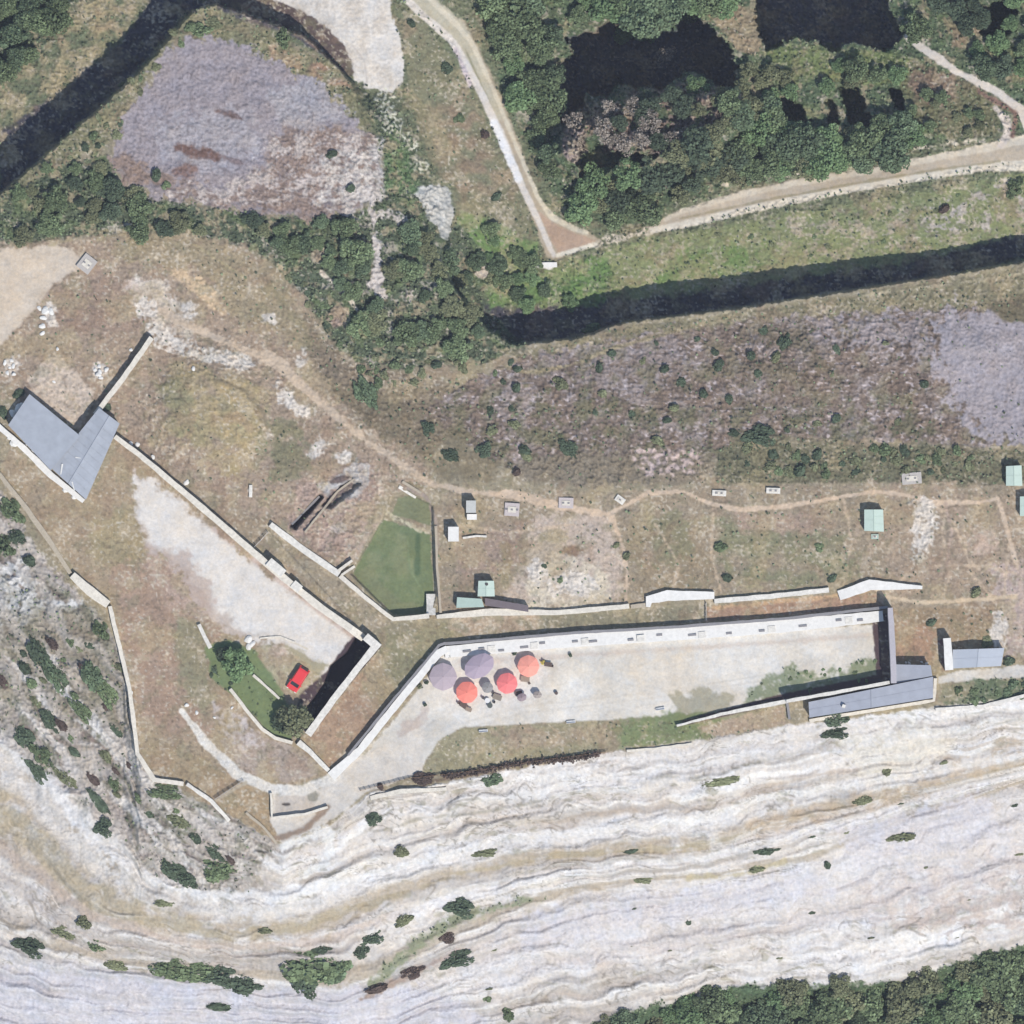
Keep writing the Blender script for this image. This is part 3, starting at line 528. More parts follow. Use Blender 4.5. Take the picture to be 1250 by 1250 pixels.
# bare gaps between the scrub
VM = (1 - SM) * (ZN == 0) * sst(V, 0.3, 0.6) * (Y < 470)
full(VM * sst(FC + 0.5 * M26, 0.12, 0.4) * 0.8, (166, 155, 130), veg=0)
full(VM * sst(FB - 0.5 * M26 + 0.3 * M14, 0.3, 0.5) * 0.7, (196, 188, 174), veg=0)
full(VM * sst(M14 + N30, 0.2, 0.6) * 0.5, (112, 130, 92))
# tracks
RC = (198, 184, 164); RT = (224, 216, 201)
area([(545, 30), (566, 24), (600, 90), (630, 165), (655, 235), (672, 262), (706, 278), (735, 292), (680, 318), (668, 316), (645, 255), (605, 160), (575, 95)], (186, 172, 150), f=4, e=1.5, rough=0.03, veg=0, zone=2)
line([(516, -300), (516, 0), (560, 38), (585, 90), (608, 140)], [26, 26, 22, 16, 12], (196, 188, 166), f=4, e=2, rough=0.03, veg=0, zone=2)
area([(656, 258), (674, 272), (712, 288), (730, 294), (682, 312)], (190, 164, 142), f=4, e=2, zone=2)
line([(568, 60), (590, 110), (618, 175), (640, 225)], 3, (146, 142, 112), f=3, e=1.5, op=0.9)
line([(497, -300), (497, 0), (520, 22), (548, 46), (560, 62), (586, 111), (613, 168), (633, 218), (657, 269), (676, 312)], [9, 9, 9, 9, 9, 9, 10, 9, 7, 6], (222, 214, 204), f=2.5, e=0.8, zone=2)
line([(526, -300), (526, 0), (555, 28), (576, 52), (603, 111), (630, 178), (657, 242), (674, 265), (700, 279), (716, 284)], [7, 7, 7, 6, 5, 5, 5, 7, 7, 5], (218, 208, 186), f=2.5, e=0.8, zone=2)
line([(603, 150), (616, 180), (633, 218)], 9, (240, 238, 236), f=3, e=1)
line([(556, 60), (575, 105)], 5, (206, 194, 194), f=3, e=1)
line([(680, 312), (700, 306), (728, 298)], 5, (232, 224, 206), f=2, e=1, zone=2); line([(655, 324), (672, 324)], 8, (226, 222, 216), f=2, e=1.5, zone=2)
line([(728, 296), (768, 288), (800, 278)], 9, (206, 196, 178), f=3, e=4, patch=(M4, -0.2, 0.3))
line([(800, 276), (830, 268), (897, 247), (964, 231), (1065, 217), (1166, 197), (1213, 188), (1260, 182), (3000, 60)], [12, 20, 22, 22, 24, 24, 26, 34, 60], RC, f=4, e=2, rough=0.03, veg=0, zone=2)
line([(812, 268), (830, 259), (897, 239), (964, 225), (1065, 208), (1166, 188), (1213, 178), (1260, 168), (3000, 40)], [5, 6, 7, 7, 8, 8, 10, 12, 12], (220, 208, 188), f=2.5, e=1, zone=2)
line([(797, 281), (830, 275), (931, 252), (1032, 232), (1132, 215), (1206, 203), (1260, 202), (3000, 90)], [7, 9, 9, 9, 9, 11, 14, 14], (226, 217, 200), f=2.5, e=1, zone=2)
line([(830, 267), (931, 245), (1032, 226), (1132, 209), (1220, 197)], 3, (160, 150, 122), f=2, e=1.5, op=0.8)
line([(880, 224), (960, 214), (1040, 200), (1110, 182), (1200, 172)], 4, (214, 204, 184), f=3, e=4, patch=(M7, -0.1, 0.3))
line([(1062, -40), (1078, 5), (1096, 40)], [3, 3, 4], (140, 140, 124), f=2, e=1, zone=3)
line([(1107, 45), (1125, 58), (1150, 74), (1168, 88), (1195, 101), (1222, 115), (1250, 138), (1262, 160)], [7, 10, 11, 7, 9, 9, 14, 20], (226, 216, 204), f=2.5, e=1.5, rough=0.03, veg=0, zone=3)
line([(1215, 132), (1228, 145), (1232, 160), (1222, 176)], [6, 9, 10, 10], (218, 206, 194), f=3, e=2.5, zone=3)
line([(1196, 112), (1240, 138), (1236, 165)], 6, (142, 116, 104), f=4, e=2)

# ------------------------------------------------------------------ fine relief and mottling, then the sheets themselves
nearm = 1 - sst(np.maximum(np.abs(X - 625), np.abs(Y - 625)), 690, 900)
Z += R * nearm * (1.1 * M4 + 1.0 * N3 + 0.8 * N9 + 1.2 * M14)
Z += (1 - SLOPE) * (0.25 * N60 + 0.12 * N30)
bright = 1 + 0.10 * FINE + 0.07 * N16 + 0.05 * M26
rr = np.clip(R / 0.3, 0, 1)
bright += rr * (0.14 * N3 + 0.16 * M4 + 0.14 * M7)
C *= np.clip(bright, 0.5, 1.6)[..., None]
warm = (0.035 * N30 + 0.03 * M14 + 0.03 * M4)[..., None]
C *= 1 + warm * np.array([1, 0.1, -1.2], np.float32)
far = sst(np.maximum(np.abs(X - 625), np.abs(Y - 625)), 690, 900)
fn = perlin(X / 420, Y / 420, 80) + 0.6 * perlin(X / 1300, Y / 1300, 81)
FCOL = alb((104, 116, 88))[None, None, :] * (1 - sst(fn, -0.1, 0.5)[..., None]) + alb((150, 144, 114))[None, None, :] * sst(fn, -0.1, 0.5)[..., None]
keepf = far * (ZN != 2)
C = C * (1 - keepf[..., None]) + FCOL.astype(np.float32) * keepf[..., None]
ZN[(far > 0.5) & (ZN != 2)] = 0
Z += far * (fn * 8)
C = np.clip(C, 0.006, 0.75)

def zat(px, py):
    i = int(np.clip(np.searchsorted(GX, px), 0, NX - 1)); j = int(np.clip(np.searchsorted(GY, py), 0, NY - 1))
    return float(Z[j, i])
def zatv(px, py):
    i = np.clip(np.searchsorted(GX, px), 0, NX - 1); j = np.clip(np.searchsorted(GY, py), 0, NY - 1)
    return Z[j, i], V[j, i]

# ------------------------------------------------------------------ materials
MATS = {}
def nodes(name):
    m = bpy.data.materials.new(name); m.use_nodes = True
    return m, m.node_tree, m.node_tree.nodes["Principled BSDF"]
def mat(name, rgb, rough=0.85, var=0.15, scale=2.0, bump=0.15, metal=0.0, island=0.0, transl=0.0, wave=None, objrand=0.0, spec=0.25):
    if name in MATS: return MATS[name]
    m, t, b = nodes(name); N, L = t.nodes, t.links
    tc = N.new("ShaderNodeTexCoord")
    n1 = N.new("ShaderNodeTexNoise"); n1.inputs['Scale'].default_value = scale; n1.inputs['Detail'].default_value = 6; n1.inputs['Roughness'].default_value = 0.65
    L.new(tc.outputs['Object'], n1.inputs['Vector'])
    mr = N.new("ShaderNodeMapRange"); mr.inputs['From Min'].default_value = 0.25; mr.inputs['From Max'].default_value = 0.75
    mr.inputs['To Min'].default_value = 1 - var; mr.inputs['To Max'].default_value = 1 + var; L.new(n1.outputs['Fac'], mr.inputs['Value'])
    val = mr.outputs[0]
    if island:
        ge = N.new("ShaderNodeNewGeometry"); m2 = N.new("ShaderNodeMapRange"); m2.inputs['To Min'].default_value = 1 - island; m2.inputs['To Max'].default_value = 1 + island
        L.new(ge.outputs['Random Per Island'], m2.inputs['Value']); mu = N.new("ShaderNodeMath"); mu.operation = 'MULTIPLY'
        L.new(val, mu.inputs[0]); L.new(m2.outputs[0], mu.inputs[1]); val = mu.outputs[0]
    if objrand:
        oi = N.new("ShaderNodeObjectInfo"); m2 = N.new("ShaderNodeMapRange"); m2.inputs['To Min'].default_value = 1 - objrand; m2.inputs['To Max'].default_value = 1 + objrand
        L.new(oi.outputs['Random'], m2.inputs['Value']); mu = N.new("ShaderNodeMath"); mu.operation = 'MULTIPLY'
        L.new(val, mu.inputs[0]); L.new(m2.outputs[0], mu.inputs[1]); val = mu.outputs[0]
    if wave:
        wv = N.new("ShaderNodeTexWave"); wv.inputs['Scale'].default_value = wave; wv.inputs['Distortion'].default_value = 0.3
        L.new(tc.outputs['Object'], wv.inputs['Vector'])
        m2 = N.new("ShaderNodeMapRange"); m2.inputs['To Min'].default_value = 0.9; m2.inputs['To Max'].default_value = 1.06
        L.new(wv.outputs['Fac'], m2.inputs['Value']); mu = N.new("ShaderNodeMath"); mu.operation = 'MULTIPLY'
        L.new(val, mu.inputs[0]); L.new(m2.outputs[0], mu.inputs[1]); val = mu.outputs[0]
    vm = N.new("ShaderNodeVectorMath"); vm.operation = 'SCALE'; vm.inputs[0].default_value = tuple(rgb); L.new(val, vm.inputs['Scale'])
    L.new(vm.outputs[0], b.inputs['Base Color'])
    b.inputs['Roughness'].default_value = rough; b.inputs['Metallic'].default_value = metal; b.inputs['Specular IOR Level'].default_value = spec
    if bump:
        bp = N.new("ShaderNodeBump"); bp.inputs['Strength'].default_value = bump; bp.inputs['Distance'].default_value = 0.1
        L.new(n1.outputs['Fac'], bp.inputs['Height']); L.new(bp.outputs[0], b.inputs['Normal'])
    if transl:
        tr = N.new("ShaderNodeBsdfTranslucent"); L.new(vm.outputs[0], tr.inputs['Color'])
        mx = N.new("ShaderNodeMixShader"); mx.inputs[0].default_value = transl
        L.new(b.outputs[0], mx.inputs[1]); L.new(tr.outputs[0], mx.inputs[2]); L.new(mx.outputs[0], N["Material Output"].inputs['Surface'])
    MATS[name] = m; return m

def terrain_mat(name, sc1, amp, bump):
    m, t, b = nodes(name); N, L = t.nodes, t.links
    at = N.new("ShaderNodeAttribute"); at.attribute_name = "soil"
    tc = N.new("ShaderNodeTexCoord")
    n1 = N.new("ShaderNodeTexNoise"); n1.inputs['Scale'].default_value = sc1; n1.inputs['Detail'].default_value = 8; n1.inputs['Roughness'].default_value = 0.7
    n2 = N.new("ShaderNodeTexVoronoi"); n2.inputs['Scale'].default_value = sc1 * 1.3
    L.new(tc.outputs['Object'], n1.inputs['Vector']); L.new(tc.outputs['Object'], n2.inputs['Vector'])
    mr = N.new("ShaderNodeMapRange"); mr.inputs['From Min'].default_value = 0.25; mr.inputs['From Max'].default_value = 0.75
    mr.inputs['To Min'].default_value = 1 - amp; mr.inputs['To Max'].default_value = 1 + amp; L.new(n1.outputs['Fac'], mr.inputs['Value'])
    sp = N.new("ShaderNodeSeparateColor"); L.new(n2.outputs['Color'], sp.inputs[0])
    m2 = N.new("ShaderNodeMapRange"); m2.inputs['To Min'].default_value = 1 - amp * 0.6; m2.inputs['To Max'].default_value = 1 + amp * 0.6; L.new(sp.outputs[0], m2.inputs['Value'])
    mu = N.new("ShaderNodeMath"); mu.operation = 'MULTIPLY'; L.new(mr.outputs[0], mu.inputs[0]); L.new(m2.outputs[0], mu.inputs[1])
    vm = N.new("ShaderNodeVectorMath"); vm.operation = 'SCALE'; L.new(at.outputs['Color'], vm.inputs[0]); L.new(mu.outputs[0], vm.inputs['Scale'])
    L.new(vm.outputs[0], b.inputs['Base Color']); b.inputs['Roughness'].default_value = 0.95; b.inputs['Specular IOR Level'].default_value = 0.1
    bp = N.new("ShaderNodeBump"); bp.inputs['Strength'].default_value = bump; bp.inputs['Distance'].default_value = 0.15
    L.new(n1.outputs['Fac'], bp.inputs['Height']); L.new(bp.outputs[0], b.inputs['Normal'])
    return m

def fastmesh(name, co, quads, colattr=None):
    me = bpy.data.meshes.new(name)
    me.vertices.add(len(co)); me.vertices.foreach_set("co", np.ascontiguousarray(co, np.float32).ravel())
    me.loops.add(quads.size); me.loops.foreach_set("vertex_index", np.ascontiguousarray(quads, np.int32).ravel())
    me.polygons.add(len(quads)); me.polygons.foreach_set("loop_start", np.arange(0, quads.size, quads.shape[1], dtype=np.int32))
    if colattr is not None:
        a = me.color_attributes.new("soil", 'FLOAT_COLOR', 'POINT')
        a.data.foreach_set("color", np.concatenate([colattr, np.ones((len(colattr), 1), np.float32)], 1).astype(np.float32).ravel())
    me.update(); me.validate(); return me

KZ = (HC - Z) / HC
CO = np.stack([(X - 625) * S * KZ, (625 - Y) * S * KZ, Z], -1).reshape(-1, 3)
CF = C.reshape(-1, 3)
idx = np.arange(NY * NX).reshape(NY, NX)
Q = np.stack([idx[:-1, :-1], idx[1:, :-1], idx[1:, 1:], idx[:-1, 1:]], -1).reshape(-1, 4)
fz = ZN[:-1, :-1].reshape(-1)
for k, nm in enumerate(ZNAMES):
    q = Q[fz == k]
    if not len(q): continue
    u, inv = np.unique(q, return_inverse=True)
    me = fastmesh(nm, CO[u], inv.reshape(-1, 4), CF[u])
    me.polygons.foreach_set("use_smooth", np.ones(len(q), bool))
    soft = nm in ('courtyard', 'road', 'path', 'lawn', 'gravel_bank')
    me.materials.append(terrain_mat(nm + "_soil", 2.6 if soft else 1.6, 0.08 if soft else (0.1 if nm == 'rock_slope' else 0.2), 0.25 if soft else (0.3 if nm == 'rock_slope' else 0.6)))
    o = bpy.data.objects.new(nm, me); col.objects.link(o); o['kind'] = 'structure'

# ------------------------------------------------------------------ the air between the ground and the camera
hv_ = [(x, y, z) for z in (-320, HC + 12) for x, y in ((-3600, -3600), (3600, -3600), (3600, 3600), (-3600, 3600))]
me = bpy.data.meshes.new("haze"); me.from_pydata(hv_, [], [(3, 2, 1, 0), (4, 5, 6, 7), (0, 1, 5, 4), (1, 2, 6, 5), (2, 3, 7, 6), (3, 0, 4, 7)]); me.update()
hm = bpy.data.materials.new("haze_air"); hm.use_nodes = True; hn = hm.node_tree
hn.nodes.remove(hn.nodes["Principled BSDF"]); pv = hn.nodes.new("ShaderNodeVolumePrincipled")
pv.inputs['Color'].default_value = (0.74, 0.80, 1.0, 1); pv.inputs['Density'].default_value = 2.0e-5; pv.inputs['Anisotropy'].default_value = 0.0
hn.links.new(pv.outputs[0], hn.nodes["Material Output"].inputs['Volume']); me.materials.append(hm)
hz_ = bpy.data.objects.new("haze", me); col.objects.link(hz_); hz_['kind'] = 'stuff'

# ------------------------------------------------------------------ helpers for the things
def tag(o, label=None, cat=None, group=None, kind=None):
    for k, v in (('label', label), ('category', cat), ('group', group), ('kind', kind)):
        if v: o[k] = v
    return o
def empty(name, loc, label=None, cat=None, group=None):
    o = bpy.data.objects.new(name, None); col.objects.link(o); o.location = loc; o.empty_display_size = 0.5
    return tag(o, label, cat, group)
class MB:
    def __init__(s): s.v = []; s.f = []
    def poly(s, pts):
        i = len(s.v); s.v += [tuple(p) for p in pts]; s.f.append(list(range(i, i + len(pts))))
    def hexa(s, lo, hi):     # lo, hi: rings of n points
        n = len(lo); i = len(s.v); s.v += [tuple(p) for p in lo] + [tuple(p) for p in hi]
        s.f.append([i + k for k in range(n)][::-1]); s.f.append([i + n + k for k in range(n)])
        for k in range(n):
            a, b = k, (k + 1) % n; s.f.append([i + a, i + b, i + n + b, i + n + a])
    def prism(s, pxs, z0, z1):   # polygon in photograph px, flat top at z1 (clockwise or not)
        p = pxs
        ar = sum(p[k][0] * p[(k + 1) % len(p)][1] - p[(k + 1) % len(p)][0] * p[k][1] for k in range(len(p)))
        if ar > 0: p = p[::-1]
        s.hexa([P(x, y, z1)[:2] + (z0,) for x, y in p], [P(x, y, z1) for x, y in p])
    def box(s, cx, cy, l, wd, ang, z0, z1):    # px centre, px sizes
        a = math.radians(ang); ca, sa = math.cos(a), math.sin(a)
        s.prism([(cx + u * l / 2 * ca - v * wd / 2 * sa, cy + u * l / 2 * sa + v * wd / 2 * ca) for u, v in ((-1, -1), (1, -1), (1, 1), (-1, 1))], z0, z1)
    def cyl(s, c, r0, r1, z0, z1, n=10, sx=1, sy=1, ang=0):
        lo, hi = [], []
        for k in range(n):
            t = 2 * math.pi * k / n; x, y = math.cos(t) * sx, math.sin(t) * sy
            x, y = x * math.cos(ang) - y * math.sin(ang), x * math.sin(ang) + y * math.cos(ang)
            lo.append((c[0] + x * r0, c[1] + y * r0, z0)); hi.append((c[0] + x * r1, c[1] + y * r1, z1))
        s.hexa(lo, hi)
    def limb(s, a, b, r0, r1, n=6):
        a, b = Vector(a), Vector(b); d = (b - a).normalized(); u = d.orthogonal().normalized(); v = d.cross(u)
        s.hexa([a + (u * math.cos(2 * math.pi * k / n) + v * math.sin(2 * math.pi * k / n)) * r0 for k in range(n)],
               [b + (u * math.cos(2 * math.pi * k / n) + v * math.sin(2 * math.pi * k / n)) * r1 for k in range(n)])
    def build(s, name, m, parent=None, loc=None, smooth=False):
        if parent is not None: o0 = parent_world(parent)
        elif loc is not None: o0 = Vector(loc)
        else:
            a = np.array(s.v); o0 = Vector(((a[:, 0].min() + a[:, 0].max()) / 2, (a[:, 1].min() + a[:, 1].max()) / 2, a[:, 2].min()))
        me = bpy.data.meshes.new(name); me.from_pydata([tuple(Vector(p) - o0) for p in s.v], [], s.f)
        me.materials.append(m)
        if smooth: me.polygons.foreach_set("use_smooth", np.ones(len(me.polygons), bool))
        me.update()
        o = bpy.data.objects.new(name, me); col.objects.link(o)
        if parent is not None: o.parent = parent
        else: o.location = o0
        return o
def parent_world(o):
    v = Vector(o.location)
    while o.parent is not None: o = o.parent; v += Vector(o.location)
    return v

STONE = mat('pale_stone', alb((234, 230, 221)), var=0.26, scale=1.6, bump=0.5)
STONEW = mat('white_plaster', alb((243, 241, 236)), var=0.12, scale=1.3, bump=0.3)
STONEC = mat('cream_stone', alb((232, 225, 211)), var=0.22, scale=1.6, bump=0.4)
STONEG = mat('grey_stone', alb((150, 148, 150)), var=0.15, scale=2.5, bump=0.4)
STONET = mat('tan_stone', alb((192, 180, 160)), var=0.18, scale=2.5, bump=0.5)
ROOFG = mat('grey_sheet_roof', alb((176, 182, 192)), rough=0.6, var=0.14, scale=0.5, bump=0.05, wave=2.5)
ROOFD = mat('slate_grey_roof', alb((172, 177, 189)), rough=0.65, var=0.14, scale=0.5, bump=0.05, wave=2.2)
ROOFL = mat('pale_blue_grey_roof', alb((190, 197, 208)), rough=0.5, var=0.05, scale=0.8, bump=0.05, wave=2.2)
MINT = mat('mint_sheet', alb((204, 222, 210)), rough=0.5, var=0.05, scale=1.5, bump=0.05)
MINTD = mat('dull_mint_sheet', alb((182, 202, 192)), rough=0.6, var=0.08, scale=1.5, bump=0.05)
BROWNR = mat('brown_grey_felt', alb((124, 114, 118)), var=0.1, scale=1.5, bump=0.1)
WOOD = mat('old_wood', (0.16, 0.10, 0.06), var=0.2, scale=5, bump=0.2)
GLASS = mat('dark_glass', (0.03, 0.035, 0.04), rough=0.15, var=0.05, bump=0, spec=0.5)
DARK = mat('dark_recess', (0.07, 0.065, 0.065), var=0.1, bump=0.1)
METAL = mat('painted_metal', (0.35, 0.35, 0.36), rough=0.5, var=0.08, metal=0.3)
WALLP = mat('lime_wall', alb((214, 206, 196)), var=0.12, scale=2, bump=0.3)

def wall(pts, wd, h, m, label, cat='wall', name='stone_wall', z0=None, base=None, crenel=0, jit=0.35, parts=None, group=None, step=9.0):
    """weathered wall along a px polyline; h metres above the ground; short blocks with uneven tops"""
    b = MB(); seg = []
    if np.isscalar(wd): wd = [wd] * len(pts)
    for i in range(len(pts) - 1):
        a, c = np.array(pts[i], float), np.array(pts[i + 1], float)
        n = max(1, int(np.hypot(*(c - a)) / step))
        for k in range(n + (1 if i == len(pts) - 2 else 0)):
            t = k / n; seg.append((*(a + (c - a) * t), wd[i] + (wd[i + 1] - wd[i]) * t))
    seg = np.array(seg); d = np.gradient(seg[:, :2], axis=0); d /= np.linalg.norm(d, axis=1)[:, None] + 1e-9
    nrm = np.stack([-d[:, 1], d[:, 0]], 1)
    hw = seg[:, 2] / 2
    Lf = seg[:, :2] + nrm * (hw + rng.uniform(-jit, jit, len(seg)))[:, None]
    Rt = seg[:, :2] - nrm * (hw + rng.uniform(-jit, jit, len(seg)))[:, None]
    zg = np.array([zat(x, y) for x, y in seg[:, :2]]); zl = np.array([min(zat(*p), zat(*q)) for p, q in zip(Lf, Rt)])
    if base is not None: zg = np.full(len(seg), float(base))
    top = zg + h + rng.uniform(-0.12, 0.12, len(seg)) * min(1, h)
    top = np.convolve(np.pad(top, 1, mode='edge'), [0.25, 0.5, 0.25], 'valid')
    bot = np.minimum(zl, zg) - 1.2
    n = len(seg); i0 = len(b.v)
    for k in range(n):
        l, r = Lf[k], Rt[k]
        b.v += [P(*l, top[k])[:2] + (bot[k],), P(*l, top[k]), P(*r, top[k]), P(*r, top[k])[:2] + (bot[k],)]
    for k in range(n - 1):
        a, c = i0 + 4 * k, i0 + 4 * (k + 1)
        b.f += [[a, c, c + 1, a + 1], [a + 1, c + 1, c + 2, a + 2], [a + 2, c + 2, c + 3, a + 3], [a + 3, c + 3, c, a]]
    b.f += [[i0, i0 + 1, i0 + 2, i0 + 3], [i0 + 4 * (n - 1) + j for j in (3, 2, 1, 0)]]
    if crenel:            # a raised parapet along one face, left (+1) or right (-1)
        for k in range(n - 1):
            e = Lf if crenel > 0 else Rt; sgn = -1 if crenel > 0 else 1
            p, q = e[k], e[k + 1]; ip = p + nrm[k] * sgn * hw[k] * 0.7; iq = q + nrm[k + 1] * sgn * hw[k + 1] * 0.7
            q2 = p + (q - p) * 0.72; iq2 = ip + (iq - ip) * 0.72
            z = max(top[k], top[k + 1])
            b.prism([tuple(p + nrm[k] * sgn * 0.05), tuple(q2), tuple(iq2), tuple(ip)], z - 0.4, z + 0.75)
    o = b.build(name, m, loc=P(pts[0][0], pts[0][1], float(zg[0])))
    tag(o, label, cat, group); o['_h'] = 0; del o['_h']
    return o

def building(name, label, cat, quad, h, roofm, wallm, rise=0.8, over=1.2, gable=True, z=None, door=True, windows=2, chimney=None, group=None, mono=0.0):
    """quad px corners a,b,c,d: ridge runs from the middle of a-d to the middle of b-c"""
    cx = sum(p[0] for p in quad) / 4; cy = sum(p[1] for p in quad) / 4
    z0 = zat(cx, cy) if z is None else z
    root = empty(name, P(cx, cy, z0), label, cat, group)
    ar = sum(quad[k][0] * quad[(k + 1) % 4][1] - quad[(k + 1) % 4][0] * quad[k][1] for k in range(4))
    q = quad if ar < 0 else [quad[1], quad[0], quad[3], quad[2]]
    w_ = [(p[0] + (cx - p[0]) / math.hypot(cx - p[0], cy - p[1]) * over, p[1] + (cy - p[1]) / math.hypot(cx - p[0], cy - p[1]) * over) for p in q]
    b = MB(); b.prism(w_, z0 - 1.0, z0 + h)
    A, Bc, Cc, D = [Vector(P(*p, z0 + h)) for p in w_]
    if gable:
        for p1, p2 in ((A, D), (Bc, Cc)):
            mid = (p1 + p2) / 2 + Vector((0, 0, rise * 0.93)); b.v += [tuple(p1), tuple(p2), tuple(mid)]; b.f.append([len(b.v) - 3, len(b.v) - 2, len(b.v) - 1])
    b.build('wall', wallm, root)
    r = MB(); zr = z0 + h + 0.02
    a_, b_, c_, d_ = [Vector(P(*p, zr)) for p in q]
    up = Vector((0, 0, 0.12))
    if gable:
        m1, m2 = (a_ + d_) / 2 + Vector((0, 0, rise)), (b_ + c_) / 2 + Vector((0, 0, rise))
        r.hexa([a_, b_, m2, m1], [a_ + up, b_ + up, m2 + up, m1 + up]); r.hexa([d_, m1, m2, c_][::1], [d_ + up, m1 + up, m2 + up, c_ + up])
    else:
        e = Vector((0, 0, rise)); r.hexa([a_, b_, c_ + e, d_ + e], [a_ + up, b_ + up, c_ + e + up, d_ + e + up])
    ro = r.build('roof', roofm, root)
    if gable:
        sm = MB()
        for side in ((a_, b_, m1, m2), (d_, c_, m1, m2)):
            nn = max(2, int((side[1] - side[0]).length / 1.4))
            for k in range(1, nn):
                lo_ = side[0].lerp(side[1], k / nn); hi_ = side[2].lerp(side[3], k / nn); sm.limb(lo_ + up * 1.15, hi_ + up * 1.15, 0.05, 0.05, 4)
        sm.build('seam', roofm, ro)
        rc = MB(); rc.limb(m1 + up * 1.2, m2 + up * 1.2, 0.09, 0.09, 5); rc.build('ridge_cap', roofm, ro)
    def onwall(p, q_, t, wdt, z1, z2, nm, m_):
        p, q_ = Vector(p), Vector(q_); d_ = (q_ - p).normalized(); n_ = Vector((d_.y, -d_.x, 0)); c0 = p + (q_ - p) * t
        if n_.dot(c0 - Vector(P(cx, cy, z0 + h))) < 0: n_ = -n_
        g = MB(); lo = [c0 - d_ * wdt / 2 - n_ * 0.05, c0 + d_ * wdt / 2 - n_ * 0.05, c0 + d_ * wdt / 2 + n_ * 0.05, c0 - d_ * wdt / 2 + n_ * 0.05]
        g.hexa([v.xy.to_tuple() + (z0 + z1,) for v in lo], [v.xy.to_tuple() + (z0 + z2,) for v in lo]); return g.build(nm, m_, root)
    if door: onwall(Cc, D, 0.3, min(0.9, (Cc - D).length * 0.4), 0.05, min(2.0, h - 0.15), 'door', WOOD)
    for k in range(windows):
        onwall(Cc, D, 0.55 + 0.38 * (k + 0.5) / max(1, windows), min(0.8, (Cc - D).length * 0.3 / max(1, windows)), h * 0.45, h * 0.8, 'window', GLASS)
    if windows: onwall(A, Bc, 0.5, min(0.9, (A - Bc).length * 0.3), h * 0.45, h * 0.8, 'window', GLASS)
    if chimney:
        g = MB(); g.box(chimney[0], chimney[1], 4, 4, 20, z0 + h, z0 + h + rise + 0.7); g.build('chimney', STONE, ro)
    return root
#@@OBJECTS
# ================================================================== buildings
ba = building('stone_house', 'long grey-roofed wing with white rubble heaped along its lower wall', 'building',
         [(10, 519), (36, 481), (98, 532), (62, 574)][0:4], 3.0, ROOFG, WALLP, rise=0.7, gable=False)
bb = building('stone_house', 'grey-roofed wing with a fold down its middle beside the wall corner', 'building',
         [(62, 571), (121, 498), (146, 517), (105, 610)], 3.2, ROOFG, WALLP, rise=0.3, gable=True)
for b0, pts in ((bb, [((92, 558), (102, 560), 1.6), ((76, 566), (74, 579), 2.4), ((88, 588), (91, 600), 2.0)]),):
    for a, c, w_ in pts:
        g = MB(); n_ = Vector(P(*a)) ; g.limb(P(*a, zat(95, 560) + 3.55), P(*c, zat(95, 560) + 3.5), w_ * 0.08, w_ * 0.05, 5); g.build('roof_patch', STONEW, b0)
building('guard_house', 'long slate-grey roof closing the south side of the pale courtyard', 'building',
         [(988, 876), (987, 857), (1139, 826), (1139, 852)], 3.4, ROOFD, WALLP, rise=0.9, over=1.0, windows=4, chimney=(1030, 862))
building('annex', 'flat grey annex joining the long slate roof to the tall cross wall', 'building',
         [(1090, 835), (1092, 811), (1136, 812), (1138, 825)], 3.0, ROOFD, WALLP, rise=0.25, gable=False, windows=1)
building('cottage', 'small pale blue-grey roof behind the white end wall at right', 'building',
         [(1163, 816), (1163, 793), (1226, 791), (1222, 813)], 2.6, ROOFL, WALLP, rise=0.7, windows=2)
HUT = 'ticket and workshop huts with mint roofs'
building('hut', 'mint-roofed hut standing alone with a small porch step to its south', 'hut',
         [(1055, 648), (1055, 622), (1078, 622), (1079, 649)], 2.3, MINT, WALLP, rise=0.4, over=0.6, windows=1)
building('hut', 'mint-roofed hut near the right edge, the upper one of two', 'hut',
         [(1228, 593), (1228, 569), (1247, 568), (1248, 593)], 2.3, MINT, WALLP, rise=0.4, over=0.6, windows=1)
building('hut', 'mint-roofed hut at the right edge, partly out of the frame', 'hut',
         [(1245, 630), (1245, 606), (1266, 606), (1266, 630)], 2.3, MINT, WALLP, rise=0.4, over=0.6, windows=1)
kh = building('kiosk', 'square mint kiosk with a dark roof vent beside the brown lean-to roof', 'kiosk',
         [(583, 728), (584, 709), (603, 709), (604, 728)], 2.5, MINT, WALLP, rise=0.3, over=0.6, windows=1)
g = MB(); g.cyl(P(594, 713), 0.35, 0.3, zat(594, 718) + 2.7, zat(594, 718) + 3.1, 10); g.build('roof_vent', DARK, kh)
building('shed', 'low dull mint shed roof against the terrace wall beside the kiosk', 'shed',
         [(557, 742), (558, 729), (588, 731), (591, 741)], 1.9, MINTD, WALLP, rise=0.25, gable=False, over=0.4, windows=0)
building('lean_to', 'long brown-grey felt roof angled along the terrace wall', 'shed',
         [(592, 739), (592, 730), (645, 739), (645, 747)], 1.7, BROWNR, WALLP, rise=0.2, gable=False, over=0.4, windows=0)
building('white_hut', 'bright white box hut with a black shadow at its upper left', 'hut',
         [(547, 661), (547, 643), (560, 643), (560, 661)], 2.6, STONEW, STONEW, rise=0.15, gable=False, over=0.3, windows=1)
wh = building('white_hut', 'narrow grey-white hut below the footpath with a lower white porch', 'hut',
         [(569, 626), (569, 611), (581, 611), (581, 626)], 2.6, mat('dull_white_roof', alb((205, 206, 202)), var=0.1), STONEW, rise=0.15, gable=False, over=0.3, windows=1)
